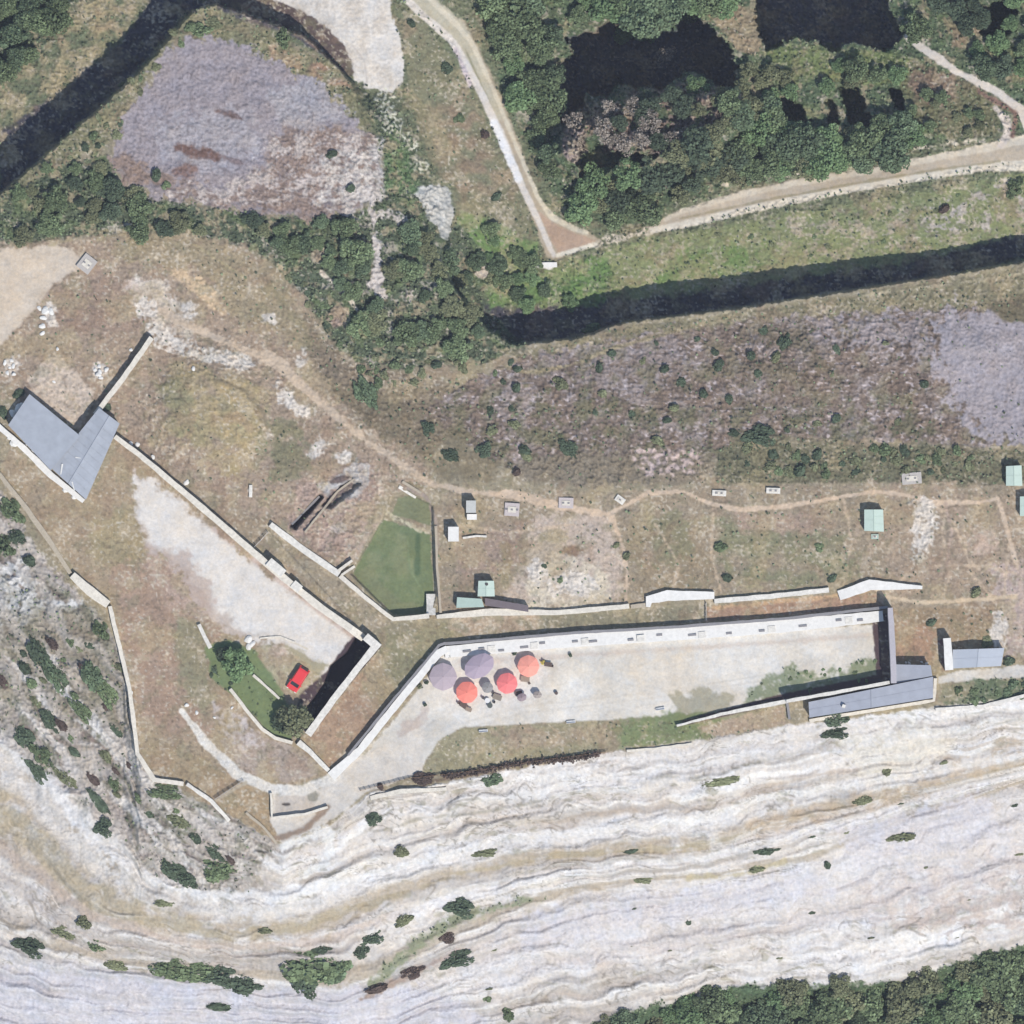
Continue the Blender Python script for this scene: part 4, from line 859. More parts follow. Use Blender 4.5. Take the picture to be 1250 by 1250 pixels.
g = MB(); g.box(576, 631, 12, 7, 0, zat(576, 630) - 0.5, zat(576, 630) + 1.6); g.build('porch', STONEW, wh)

PINK = mat('pinkish_slab', alb((206, 196, 194)), var=0.14, scale=4, bump=0.4)
PLG = 'small stone platforms along the footpath'
def platform(cx, cy, l, wd, ang, h, m, label, name='stone_platform', cat='platform', slots=2, group=PLG):
    z = zat(cx, cy); r = empty(name, P(cx, cy, z), label, cat, group)
    g = MB(); g.box(cx, cy, l, wd, ang, z - 0.6, z + h); g.build('slab', m, r)
    a = math.radians(ang)
    g = MB(); g.box(cx, cy, l * 0.55, wd * 0.45, ang, z + h, z + h + 0.12); g.build('raised_block', STONEC, r)
    for k in range(slots):
        u = (k - (slots - 1) / 2) * l * 0.36
        g = MB(); g.box(cx + u * math.cos(a) - 0.2, cy + u * math.sin(a), 2.6, 2.0, ang, z + h + 0.12 if abs(u) < l * 0.27 else z + h, z + h + 0.2); g.build('pit_cover', STONEG, r)
platform(625, 622, 18, 16, 4, 0.5, PINK, 'square pinkish stone platform right of the two white huts', slots=3)
platform(691, 614, 18, 13, 2, 0.5, PINK, 'pinkish stone platform with a faint square pattern on the bare track')
platform(878, 602, 17, 7, 3, 0.6, STONE, 'narrow white slab above the dip of the footpath')
platform(944, 599, 17, 7, 2, 0.6, STONE, 'narrow white slab on the grass, left of the large grey foundation')
platform(1113, 584, 24, 14, -5, 0.4, mat('grey_slab', alb((196, 190, 184)), var=0.15, scale=4, bump=0.4), 'broad grey-white foundation slab above the rocky patch')
platform(106, 322, 18, 20, 38, 0.7, mat('grey_slab', (0, 0, 0)), 'grey stone slab at the corner of the sandy lot')
platform(1068, 655, 9, 6, 0, 0.25, MINTD, 'small mint doorstep below the lone hut', name='doorstep', cat='doorstep', slots=1)
platform(757, 610, 12, 8, 35, 0.5, STONE, 'small white broken block where two footpaths meet', name='stone_block', cat='block', slots=1)

# ================================================================== fort walls
wall([(185, 412), (150, 462), (116, 506)], 6, 2.0, STONEC, 'straight pale wall running up from the grey-roofed house')
mw = wall([(140, 533), (170, 555), (255, 627), (330, 692), (385, 737), (444, 779)], [6, 6, 8, 8, 9, 9], 2.6, STONEC, 'long diagonal pale wall beside the gravel parade ground')
for (x, y, l, wd) in ((337, 693, 24, 11), (362, 716, 12, 10), (452, 782, 16, 10)):
    g = MB(); g.box(x, y, l, wd, 40, zat(x, y) - 1, zat(x, y) + 3.0); g.build('turret_base', STONE, mw)
wall([(462, 784), (441, 810), (407, 854), (376, 897)], [10, 8, 8, 9], 3.0, STONE, 'tall thick white wall throwing a black shadow over the car yard', base=0.0)
wall([(330, 640), (345, 652), (380, 678), (414, 701)], [6, 8, 8, 8], 1.0, STONE, 'broad white retaining wall below the ruined trench')
wall([(415, 703), (450, 733), (480, 756), (524, 752)], [6, 5, 5, 6], 1.0, STONEC, 'cream wall bending round the lower tip of the lawn')
wall([(533, 753), (600, 747), (680, 748), (768, 740)], [5, 9, 6, 6], 1.0, STONEC, 'cream terrace wall below the kiosk and the brown lean-to')
for k, (pa, pb) in enumerate((((413, 697), (430, 684)), ((417, 702), (433, 691)))):
    wall([pa, pb], 3.2, 1.2, STONEC, ('upper' if k == 0 else 'lower') + ' wall of the narrow stair at the left corner of the lawn', name='stair_wall')
wall([(526, 725), (526, 751)], 11, 1.1, STONE, 'short thick white block at the right corner of the lawn', name='stone_block', cat='block', jit=0.3)
wall([(487, 594), (508, 607)], 4, 0.6, STONE, 'white stone step at the top of the small upper lawn', name='stone_step', cat='step')
wall([(491, 588), (514, 602)], 3, 0.4, STONET, 'tan stone kerb just above the white step', name='stone_step', cat='step')
nw = wall([(543, 796), (620, 789), (700, 782), (830, 774), (960, 764), (1078, 752)], [14, 15, 16, 15, 16, 13], 0.8, STONEW, 'wide white rampart along the north side of the lower courtyard', crenel=0)
for k, (x, y) in enumerate(((570, 796), (588, 792), (612, 793), (640, 788), (662, 786), (702, 783), (724, 782), (770, 779), (805, 776), (845, 775), (890, 772), (930, 768), (980, 765), (1024, 757), (1050, 756))):
    g = MB(); z = zat(x, y) + 0.7; wd = 7 if k % 3 else 10
    g.box(x, y - 1 + (k % 4), wd, 2.6, -5, z, z + 0.35); g.build('skylight', STONEG, nw)
    if k % 2: g = MB(); g.box(x + 12, y, 9, 8, -5, z, z + 0.3); g.build('plinth', STONE, nw)
wall([(542, 786), (700, 772.5), (830, 765), (960, 755), (1084, 741)], 3.5, 1.25, STONEG, 'grey parapet edging the white rampart on its moat side', name='parapet', cat='parapet')
wall([(404, 948), (440, 915), (487, 856), (536, 797), (546, 792)], [12, 9, 9, 9, 8], 1.1, STONEW, 'white rampart slanting up from the stepped path to the umbrellas')
wall([(425, 922), (482, 852), (536, 788), (544, 785)], 3, 1.5, STONEG, 'thin grey parapet outside the slanting white rampart', name='parapet', cat='parapet')
wall([(1087, 742), (1090, 790), (1091, 834)], [6, 7, 7], 6.4, mat('lavender_stone', alb((192, 188, 194)), var=0.12, scale=3, bump=0.4), 'tall lavender-grey cross wall closing the right end of the courtyard')
wall([(1156, 779), (1159, 818)], [9, 10], 3.6, STONEW, 'white end wall just left of the small pale blue-grey roof')
wall([(826, 886), (880, 872), (960, 856)], [2, 4, 5], 1.3, STONE, 'low white wall tapering along the south side of the courtyard')
wall([(960, 856), (1000, 849), (1086, 833)], 4, 4.4, STONE, 'higher pale wall behind the long slate-grey roof')
wall([(961, 857), (964, 878)], 3, 1.0, STONEG, 'short grey cross wall on the brown terrace left of the slate roof')
wall([(988, 880), (1060, 868), (1140, 855), (1142, 828)], 4, 1.0, STONEC, 'cream footing wall below the long slate-grey roof')
wall([(452, 974), (490, 966), (545, 963)], [5, 6, 4], 1.2, STONEC, 'low cream wall on the rock edge below the brown hedge')
wall([(765, 917), (800, 914), (845, 908)], 3, 0.8, STONEC, 'thin cream kerb at the rock edge below the green verge')
wall([(1142, 866), (1200, 862), (1255, 848), (1300, 840)], 4, 1.2, STONE, 'white retaining wall under the green terrace at right')
wall([(331, 968), (332, 998), (372, 994), (400, 985)], 3, 1.0, STONEC, 'thin cream wall round the pale platform above the cliff path')
wall([(338, 1030), (322, 1010), (300, 992)], 3, 0.5, STONET, 'tan kerb at the southern tip of the fort')
wall([(243, 762), (250, 778), (257, 791)], 4.5, 0.9, STONE, 'short white wall left of the dark spreading tree')
wall([(281, 841), (300, 866), (320, 890), (336, 901), (357, 907)], 4, 1.0, STONEC, 'cream curved wall bounding the walled garden')
wall([(309, 824), (325, 838), (341, 853)], 3, 0.8, STONEC, 'short cream wall between the garden and the red car')
wall([(364, 906), (378, 917), (401, 941)], [8, 6, 5], 1.0, STONE, 'white wall stub running down from the bluish conifer')
wall([(317, 779), (342, 777), (360, 784)], 2, 0.3, STONEC, 'thin cream kerb above the red car yard', name='kerb', cat='kerb')
wall([(-60, 470), (-10, 512), (0, 522), (30, 548), (62, 580), (102, 612)], [6, 6, 6, 7, 8, 5], 1.5, STONEW, 'bright white rubble wall under the grey-roofed house')
wall([(-60, 520), (0, 580), (28, 615), (58, 657), (86, 700)], [5, 5, 6, 6, 5], 1.0, STONET, 'tan terrace wall curving above the scrub at left')
wall([(88, 702), (110, 722), (132, 738)], [9, 12, 9], 1.4, STONEC, 'broken cream wall with a kink below the tan terrace wall')
wall([(134, 740), (146, 790), (158, 840), (168, 920), (188, 952), (224, 957)], [5, 5, 5, 5, 6, 5], 1.0, STONEC, 'long tan boundary wall above the western cliffs')
wall([(228, 957), (258, 978), (280, 1002)], [4, 5, 4], 0.9, STONE, 'short white boundary wall at the foot of the brown bank')
for k, (pts, lab) in enumerate((([(791, 736), (792, 727), (815, 722), (872, 722)], 'white bastion wall with a dark notch, left of the pair'), ([(1024, 722), (1062, 709), (1126, 712)], 'white bastion wall by the worn path, right of the pair'))):
    wall([(p[0], p[1] + 5) for p in pts], [5, 11, 13, 9][:len(pts)] if k == 0 else [12, 13, 4], 1.1, STONEW, lab, group='white bastions on the terrace edge')
wall([(872, 734), (940, 728), (1012, 720)], 6, 0.9, STONE, 'straight white wall joining the two white bastions')
wall([(770, 741), (792, 738)], 5, 0.7, STONET, 'low tan wall stub at the end of the bare ground')
g_ = 'trench walls of the ruin'
wall([(356, 640), (390, 606)], 2.5, 1.6, STONEG, 'dark grey wall of the ruined trench, the left one', group=g_)
wall([(372, 650), (412, 600), (432, 585)], 2.5, 0.6, STONET, 'low broken wall of the ruined trench, the right one', group=g_)
wall([(532, 642), (534, 700), (538, 748)], 3, 0.5, STONET, 'thin kerb beside the footpath right of the lawn', name='kerb', cat='kerb')
wall([(565, 657), (582, 654), (594, 655)], 2.5, 0.6, STONE, 'short white wall beside the bright white hut')
wall([(306, 592), (306, 607)], 4, 0.6, STONE, 'small upright white wall stub below the yellow mound')
wall([(655, 324), (680, 323)], 6, 0.8, STONEW, 'white concrete block wall at the end of the dirt track', name='barrier', cat='barrier')

# fences: posts and rails
def fence(pts, h, m, label, step=6):
    z = zat(*pts[0]); r = empty('fence', P(*pts[0], z), label, 'fence')
    rail = MB()
    for i in range(len(pts) - 1):
        a, c = np.array(pts[i], float), np.array(pts[i + 1], float); n = max(1, int(np.hypot(*(c - a)) / step))
        for k in range(n):
            p, q = a + (c - a) * k / n, a + (c - a) * (k + 1) / n; zp, zq = zat(*p), zat(*q)
            for f in (0.35, 0.65, 0.95): rail.limb(P(*p, zp + h * f), P(*q, zq + h * f), 0.05, 0.05, 4)
            g = MB(); g.cyl(P(*p), 0.09, 0.08, zp - 0.3, zp + h + 0.1, 6); g.build('post', m, r)
    rail.build('rail', m, r)
fence([(327, 650), (318, 660), (331 - 25, 672)], 1.2, METAL, 'grey post and rail fence across the moat passage')
fence([(297, 953), (280, 964), (262, 976)], 1.2, METAL, 'grey fence climbing the brown bank to the white rim')
fence([(862, 736), (862, 758)], 1.2, METAL, 'thin fence across the moat strip below the left bastion')
fence([(440, 965), (500, 950), (545, 945), (600, 938), (660, 928), (740, 918)], 1.0, WOOD, 'wooden rail fence along the cliff edge behind the hedge')

# ================================================================== umbrellas and terrace furniture
RED = mat('red_canvas', (0.92, 0.29, 0.23), rough=0.8, var=0.05, bump=0.05, transl=0.35)
SALM = mat('salmon_canvas', (0.93, 0.40, 0.32), rough=0.8, var=0.05, bump=0.05, transl=0.35)
ROSE = mat('rose_red_canvas', (0.90, 0.25, 0.25), rough=0.8, var=0.05, bump=0.05, transl=0.35)
LIL = mat('lilac_canvas', alb((204, 189, 206)), rough=0.8, var=0.05, bump=0.05, transl=0.3)
LIL2 = mat('pale_lilac_canvas', alb((212, 197, 206)), rough=0.8, var=0.05, bump=0.05, transl=0.3)
GREYC = mat('grey_canvas', alb((170, 168, 168)), rough=0.8, var=0.05, bump=0.05, transl=0.2)
def umbrella(px, py, rx, ry, ang, m, label, h=2.0, rise=0.75, group='patio umbrellas in the courtyard', ribs=8):
    z = zat(px, py); c = P(px, py, z); r = empty('patio_umbrella', c, label, 'umbrella', group); a = -math.radians(ang)
    g = MB(); n = ribs * 4; rings = [(0.03, 1.0), (0.35, 0.72), (0.7, 0.36), (1.0, 0.0)]; top = []
    for f, hh in rings:
        ring = []
        for k in range(n):
            t = 2 * math.pi * k / n; ph = (k % 4) / 4; sc_ = 1 - 0.045 * f * math.sin(math.pi * ph); sag = 0.10 * math.sin(math.pi * ph) * f
            x, y = math.cos(t) * rx * S * f * sc_, math.sin(t) * ry * S * f * sc_
            ring.append((c[0] + x * math.cos(a) - y * math.sin(a), c[1] + x * math.sin(a) + y * math.cos(a), z + h + rise * hh - sag))
        top.append(ring)
    i = len(g.v)
    for ring in top: g.v += ring
    g.v.append((c[0], c[1], z + h + rise + 0.02)); ap = len(g.v) - 1
    for q in range(3):
        for k in range(n):
            k2 = (k + 1) % n; g.f.append([q * n + k, q * n + k2, (q + 1) * n + k2, (q + 1) * n + k][::-1])
    for k in range(n): g.f.append([ap, k, (k + 1) % n])
    v0 = len(g.v)
    g.v += [(x, y, zz - 0.22) for x, y, zz in top[3]]
    for k in range(n): g.f.append([3 * n + k, v0 + k, v0 + (k + 1) % n, 3 * n + (k + 1) % n])
    cn = g.build('canopy', m, r)
    g = MB(); g.cyl(c, 0.07, 0.03, z + h + rise, z + h + rise + 0.18, 8); g.build('finial', WOOD, cn)
    g = MB(); g.cyl(c, 0.035, 0.035, z + 0.05, z + h + rise, 8); g.build('pole', METAL, r)
    g = MB(); g.cyl(c, 0.35, 0.3, z, z + 0.09, 12); g.build('base', STONEG, r)
    for k in range(0, n, 4):
        p = top[3][k]; g = MB(); g.limb((c[0], c[1], z + h + rise - 0.12), (p[0] * 0.97 + c[0] * 0.03, p[1] * 0.97 + c[1] * 0.03, p[2] - 0.03), 0.02, 0.015, 4); g.build('rib', METAL, r)
umbrella(541, 826, 17, 17, 0, LIL2, 'round pale lilac umbrella, leftmost, near the slanting rampart')
umbrella(585, 813, 20, 14, -32, LIL, 'large oval lilac umbrella beside the white north rampart', h=2.4)
umbrella(645, 813, 13.5, 13.5, 0, SALM, 'salmon umbrella farthest right, next to the north rampart')
umbrella(619, 834, 13, 13, 10, ROSE, 'rose-red umbrella between the grey umbrella and the dark table')
umbrella(570, 845, 13.5, 13.5, 20, RED, 'coral red umbrella below the large lilac one')
umbrella(595, 839, 7, 7, 0, GREYC, 'small grey umbrella between the two lower red ones', h=1.9, rise=0.4, ribs=6)
umbrella(637, 851, 6, 5, -20, mat('mauve_canvas', alb((176, 160, 166)), var=0.05, bump=0.05, transl=0.2), 'small mauve umbrella just below the rose-red one', h=1.8, rise=0.35, ribs=6)
umbrella(656, 848, 5.5, 4.5, 0, mat('beige_canvas', alb((186, 176, 170)), var=0.05, bump=0.05, transl=0.2), 'small beige umbrella right of the mauve one', h=1.6, rise=0.3, ribs=6)

def table(px, py, rad, m, label, square=False, chairs=0, ang=20, cat='table'):
    z = zat(px, py); c = P(px, py, z); r = empty('cafe_table', c, label, cat, 'tables on the courtyard terrace')
    g = MB()
    if square: g.box(px, py, rad * 2.6, rad * 1.6, ang, z + 0.70, z + 0.75)
    else: g.cyl(c, rad * S, rad * S, z + 0.70, z + 0.75, 16)
    g.build('table_top', m, r)
    if square:
        a = math.radians(ang)
        for u, v in ((-1, -1), (1, -1), (1, 1), (-1, 1)):
            q = MB(); q.cyl(P(px + (u * rad * 1.15) * math.cos(a) - v * rad * 0.65 * math.sin(a), py + u * rad * 1.15 * math.sin(a) + v * rad * 0.65 * math.cos(a)), 0.04, 0.03, z, z + 0.7, 6); q.build('leg', METAL, r)
    else:
        q = MB(); q.cyl(c, 0.05, 0.05, z, z + 0.7, 8); q.build('pedestal', METAL, r)
DW = mat('dark_brown_wood', alb((104, 90, 84)), var=0.15, scale=5); TW_ = mat('tan_wood', alb((164, 148, 132)), var=0.12, scale=5)
WT = mat('white_table', alb((240, 240, 240)), var=0.04, bump=0.02)
table(595, 855, 3.2, WT, 'round white table right below the grey umbrella')
table(598, 861, 3.4, mat('dark_green_cloth', alb((96, 102, 98)), var=0.1), 'round dark green table touching the white one')
table(607, 851, 4.2, mat('grey_brown_wood', alb((150, 140, 128)), var=0.1), 'square grey-brown table right of the white table', square=True)
table(641, 829, 4.2, TW_, 'tan wooden table between the salmon and rose-red umbrellas', square=True, ang=5)
table(566, 861, 4.0, DW, 'brown wooden table below the coral red umbrella', square=True, ang=35)
table(633, 846, 3.4, DW, 'dark brown table half under the mauve umbrella', square=True, ang=-10)
table(669, 811, 3.4, DW, 'dark wooden table right of the salmon umbrella', square=True, ang=8)
table(572, 866, 3.0, TW_, 'tan wooden table at the lower end of the group', square=True, ang=20)

def chair(px, py, ang, m, label):
    z = zat(px, py); r = empty('garden_chair', P(px, py, z), label, 'chair', 'chairs on the courtyard terrace')
    g = MB(); g.box(px, py, 2.9, 2.9, ang, z + 0.42, z + 0.46); g.build('seat', m, r)
    a = math.radians(ang); g = MB(); g.box(px - 1.4 * math.cos(a), py - 1.4 * math.sin(a), 0.4, 2.9, ang, z + 0.46, z + 0.92); g.build('backrest', m, r)
    for u, v in ((-1, -1), (1, -1), (1, 1), (-1, 1)):
        g = MB(); g.box(px + 1.2 * (u * math.cos(a) - v * math.sin(a)), py + 1.2 * (u * math.sin(a) + v * math.cos(a)), 0.3, 0.3, ang, z, z + 0.42); g.build('leg', METAL, r)
CH = 'tiny dark chair standing near the umbrellas'
chair(590, 852, 20, DARK, 'dark chair left of the round white table'); chair(602, 846, 110, DARK, 'dark chair between grey umbrella and grey-brown table')
chair(603, 857, 200, DARK, 'dark chair right of the dark green table'); chair(646, 834, 60, DW, 'brown chair below the tan wooden table')
chair(628, 841, 20, DW, 'brown chair left of the mauve umbrella'); chair(664, 807, 20, DW, 'brown chair left of the yellow parasol base')
chair(674, 813, 190, DW, 'brown chair at the right end of the dark wooden table'); chair(560, 858, 10, DW, 'brown chair left of the brown wooden table')

def planter(px, py, rad, label, fol, sz=1.0):
    z = zat(px, py); r = empty('potted_plant', P(px, py, z), label, 'potted plant', 'potted plants round the terrace')
    c = P(px, py, z); g = MB(); g.cyl(c, rad * S * 0.6, rad * S * 0.75, z, z + 0.45, 10); g.build('pot', STONEG, r)
    o = foliage_mesh('foliage', rad * S * 1.1 * sz, 0.5, 60, 0.28, fol, 3); q = bpy.data.objects.new('foliage', o); col.objects.link(q); q.parent = r; q.location = (0, 0, 0.4)
def leafquads(cen, nrm, size, asp=1.0):
    n = len(cen); nrm = nrm / (np.linalg.norm(nrm, axis=1)[:, None] + 1e-9)
    t = np.cross(nrm, rng.normal(size=(n, 3))); t /= np.linalg.norm(t, axis=1)[:, None] + 1e-9
    b = np.cross(nrm, t); s_ = size[:, None] / 2
    v = np.stack([cen - t * s_ - b * s_ * asp, cen + t * s_ - b * s_ * asp * 0.8, cen + t * s_ * 0.8 + b * s_ * asp, cen - t * s_ * 0.9 + b * s_ * asp * 0.9], 1)
    v += nrm[:, None, :] * rng.uniform(-0.12, 0.12, (n, 4, 1)) * size[:, None, None]
    return v.reshape(-1, 3)
def foliage_mesh(name, r, hr, n, leaf, m, lobes=6, seed=None, ragged=0.35):
    cs = []; 
    for k in range(lobes):
        a = rng.uniform(0, 2 * math.pi); d = r * rng.uniform(0.25, 0.8) if lobes > 6 else r * rng.uniform(0.25, 0.62)
        cs.append((d * math.cos(a), d * math.sin(a), r * hr * rng.uniform(0.35, 1.0), r * (rng.uniform(0.18, 0.42) if lobes > 6 else rng.uniform(0.35, 0.6))))
    cs.append((0, 0, r * hr, r * 0.62)); cs = np.array(cs)
    k = rng.integers(0, len(cs), n); dirs = rng.normal(size=(n, 3)); dirs[:, 2] = np.abs(dirs[:, 2]) * 0.9 - 0.15
    dirs /= np.linalg.norm(dirs, axis=1)[:, None]
    rad = cs[k, 3] * (1 - rng.uniform(0, 1, n) ** 2 * ragged + rng.uniform(-0.06, 0.12, n))
    cen = cs[k, :3] + dirs * rad[:, None] * np.array([1, 1, 0.85]); cen[:, 2] = np.maximum(cen[:, 2], 0.05)
    v = leafquads(cen, dirs + rng.normal(size=(n, 3)) * 0.55 + np.array([0, 0, 0.3]), leaf * rng.uniform(0.6, 1.4, n))
    me = fastmesh(name, v, np.arange(len(v)).reshape(-1, 4)); me.materials.append(m); return me
FG = [mat('leaf_green', (0.142, 0.186, 0.098), island=0.5, var=0.35, scale=0.35, bump=0, objrand=0.25, transl=0.15),
      mat('leaf_bluish', (0.122, 0.168, 0.098), island=0.5, var=0.35, scale=0.35, bump=0, objrand=0.25, transl=0.15),
      mat('leaf_dark', (0.076, 0.104, 0.066), island=0.4, var=0.2, scale=0.6, bump=0, objrand=0.2, transl=0.1),
      mat('leaf_olive', (0.18, 0.195, 0.11), island=0.4, var=0.2, scale=0.6, bump=0, objrand=0.2, transl=0.15),
      mat('leaf_dry', (0.27, 0.235, 0.20), island=0.45, var=0.25, scale=0.6, bump=0, objrand=0.2),
      mat('leaf_bright', (0.165, 0.245, 0.12), island=0.35, var=0.2, scale=0.6, bump=0, objrand=0.15, transl=0.2),
      mat('leaf_russet', (0.09, 0.065, 0.055), island=0.4, var=0.2, scale=0.6, bump=0, objrand=0.1)]
BARK = mat('bark', (0.11, 0.085, 0.065), var=0.25, scale=4, bump=0.5)
planter(519, 860, 2.2, 'dark potted plant alone below the slanting rampart', FG[2]); planter(513, 838, 4, 'olive leafy planter at the inner foot of the slanting rampart', FG[3])
planter(521, 833, 2.5, 'small dark potted plant beside the leftmost lilac umbrella', FG[2]); planter(628, 798, 2.5, 'dark potted plant against the north rampart', FG[2])
planter(549, 801, 2.4, 'narrow dark plant in the rampart corner above the leftmost umbrella', FG[2]); planter(696, 800, 2.2, 'lone potted plant right of all the umbrellas', FG[2])
planter(662, 808, 2.6, 'yellowish potted plant right of the salmon umbrella', mat('leaf_yellow', (0.45, 0.38, 0.10), island=0.3, bump=0), 1.0)

def barrel(px, py, label):
    z = zat(px, py); r = empty('barrel', P(px, py, z), label, 'barrel'); g = MB(); c = P(px, py, z)
    g.cyl(c, 0.30, 0.38, z, z + 0.45, 14); g.cyl(c, 0.38, 0.30, z + 0.45, z + 0.9, 14); g.build('body', DW, r)
    for zz in (0.15, 0.72):
        g = MB(); g.cyl(c, 0.37, 0.37, z + zz, z + zz + 0.05, 14); g.build('hoop', METAL, r)
barrel(679, 846, 'brown barrel standing alone on the pale courtyard')
def bench(px, py, ang, label, l=11):
    z = zat(px, py); r = empty('bench', P(px, py, z), label, 'bench', 'white benches on the grass edge'); a = math.radians(ang)
    g = MB(); g.box(px, py, l, 2.6, ang, z + 0.40, z + 0.47); g.build('seat', WT, r)
    g = MB(); g.box(px - 1.4 * math.sin(-a), py + 1.5, l, 0.5, ang, z + 0.47, z + 0.85); g.build('backrest', WT, r)
    for u in (-0.4, 0.4):
        g = MB(); g.box(px + u * l * math.cos(a), py + u * l * math.sin(a), 0.8, 2.2, ang, z - 0.1, z + 0.40); g.build('leg', STONEG, r)
bench(590, 892, -3, 'white bench at the left end of the grass strip'); bench(697, 881, -4, 'white bench on the grass edge, middle of the row')
bench(806, 865, -8, 'white bench on the brown grass edge below the gravel'); bench(832, 884, -10, 'white bench where the low wall tapers away')

# ================================================================== the red car
def car(px, py, heading, label):
    z = zat(px, py); r = empty('parked_car', P(px, py, z), label, 'car'); r.rotation_euler = (0, 0, heading); r.scale = (1.12, 1.25, 1.1)
    paint = mat('red_paint', (0.62, 0.04, 0.045), rough=0.3, var=0.05, bump=0, spec=0.5); L_, Wd = 4.5, 1.85
    prof = [(-2.25, 0.45), (-2.2, 0.95), (-1.95, 1.5), (-1.6, 1.62), (0.3, 1.64), (0.75, 1.5), (1.35, 1.02), (2.15, 0.85), (2.28, 0.5), (2.2, 0.28), (-2.2, 0.28)]
    def strip(pr, w1, w2, name, m, par=r, hw=Wd / 2):
        g = MB(); n = len(pr)
        lo = [(x, -(hw - (0.16 if zz > 1.1 else 0)), zz) for x, zz in pr]; hi = [(x, (hw - (0.16 if zz > 1.1 else 0)), zz) for x, zz in pr]
        g.hexa(lo, hi); me = bpy.data.meshes.new(name); me.from_pydata(g.v, [], g.f); me.materials.append(m); me.update()
        o = bpy.data.objects.new(name, me); col.objects.link(o); o.parent = par; return o
    body = strip(prof, 0, 0, 'body', paint); md = body.modifiers.new('bevel', 'BEVEL'); md.width = 0.06; md.segments = 3
    def lb(name, m, par, x0, x1, y0, y1, z0, z1, x0t=None, x1t=None):
        g = MB(); a = x0 if x0t is None else x0t; b_ = x1 if x1t is None else x1t
        g.hexa([(x0, y0, z0), (x1, y0, z0), (x1, y1, z0), (x0, y1, z0)], [(a, y0, z1), (b_, y0, z1), (b_, y1, z1), (a, y1, z1)])
        me = bpy.data.meshes.new(name); me.from_pydata(g.v, [], g.f); me.materials.append(m); me.update(); o = bpy.data.objects.new(name, me); col.objects.link(o); o.parent = par; return o
    lb('windscreen', GLASS, r, 0.80, 1.40, -0.68, 0.68, 1.03, 1.48, 0.40, 0.82); lb('rear_window', GLASS, r, -2.23, -2.1, -0.6, 0.6, 1.05, 1.45, -2.05, -1.9)
    for s_ in (-1, 1):
        y0, y1 = sorted((s_ * 0.76, s_ * 0.79)); lb('window', GLASS, r, -1.8, -0.5, y0, y1, 1.12, 1.5); lb('window', GLASS, r, -0.4, 0.6, y0, y1, 1.12, 1.5)
        y0, y1 = sorted((s_ * 0.93, s_ * 1.08)); lb('mirror', paint, r, 0.7, 0.9, y0, y1, 1.0, 1.15)
        y0, y1 = sorted((s_ * 0.55, s_ * 0.88)); lb('headlight', WT, r, 2.15, 2.29, y0, y1, 0.62, 0.78); lb('tail_light', paint, r, -2.29, -2.2, y0, y1, 0.7, 0.95)
        for x in (-1.4, 1.4):
            for nm, rd, hw_, m in (('wheel', 0.33, 0.12, DARK),):
                g = MB(); y = s_ * 0.82; g.limb((x, y - hw_, rd), (x, y + hw_, rd), rd, rd, 18); me = bpy.data.meshes.new(nm); me.from_pydata(g.v, [], g.f); me.materials.append(m); me.update()
                o = bpy.data.objects.new(nm, me); col.objects.link(o); o.parent = r
                g = MB(); g.limb((x, y + s_ * hw_ - 0.02, rd), (x, y + s_ * (hw_ + 0.015), rd), rd * 0.6, rd * 0.6, 14); me = bpy.data.meshes.new('rim'); me.from_pydata(g.v, [], g.f); me.materials.append(METAL); me.update()
                q = bpy.data.objects.new('rim', me); col.objects.link(q); q.parent = o
    lb('hood', paint, r, 1.42, 2.1, -0.7, 0.7, 0.98, 1.02, 1.45, 1.9)
car(364, 829, math.radians(180 + 57), 'red car parked in the walled yard beside the black wall shadow')

# boulders
ORD = ['first', 'second', 'third', 'fourth', 'fifth', 'sixth', 'seventh', 'eighth', 'ninth', 'tenth', 'eleventh', 'twelfth', 'thirteenth', 'fourteenth']
def rock_mesh(name, r, m):
    import bmesh
    bm = bmesh.new(); bmesh.ops.create_icosphere(bm, subdivisions=2, radius=r)
    ph = rng.uniform(0, 9, 3)
    for v in bm.verts:
        n = math.sin(v.co.x * 2.3 / r + ph[0]) * math.cos(v.co.y * 2.1 / r + ph[1]) * 0.22 + rng.uniform(-0.1, 0.1)
        v.co *= 1 + n; v.co.z *= 0.6
    me = bpy.data.meshes.new(name); bm.to_mesh(me); bm.free(); me.materials.append(m); return me
RKM = [rock_mesh('boulder', 0.55, STONEW) for _ in range(4)]
def rocks(spots, label, group):
    for n_, (x, y, s_) in enumerate(sorted(spots)):
        o = bpy.data.objects.new('boulder', RKM[rng.integers(4)]); col.objects.link(o); o.location = P(x, y, zat(x, y) + 0.1)
        o.scale = (s_, s_ * rng.uniform(0.7, 1), s_); o.rotation_euler = (0, 0, rng.uniform(0, 6)); tag(o, ORD[n_] + ' from left, ' + label, 'boulder', group)
rocks([(6, 443, 1), (14, 440, .8), (16, 447, .9), (9, 455, .9), (17, 457, .8), (12, 449, .6)], 'white boulder in the cluster at the left edge', 'white boulders at the left edge')
rocks([(116, 452, .8), (121, 447, .8), (122, 455, 1.1), (130, 451, .9), (123, 461, .8), (120, 457, 1)], 'white boulder in the cluster beside the straight pale wall', 'white boulders by the pale wall')
rocks([(48, 376, 1), (55, 379, 1.6), (62, 380, 1.4), (53, 388, 1.2), (52, 398, 1.3), (52, 407, 1)], 'white block of the small ruin on the sandy hill', 'white blocks of the hill ruin')
rocks([(160, 541, .8), (168, 543, .9), (187, 558, .8), (228, 589, 1.1), (66, 466, .6), (70, 426, .7), (236, 450, .8), (160, 427, .7)], 'loose pale stone on brown ground', 'scattered pale stones')
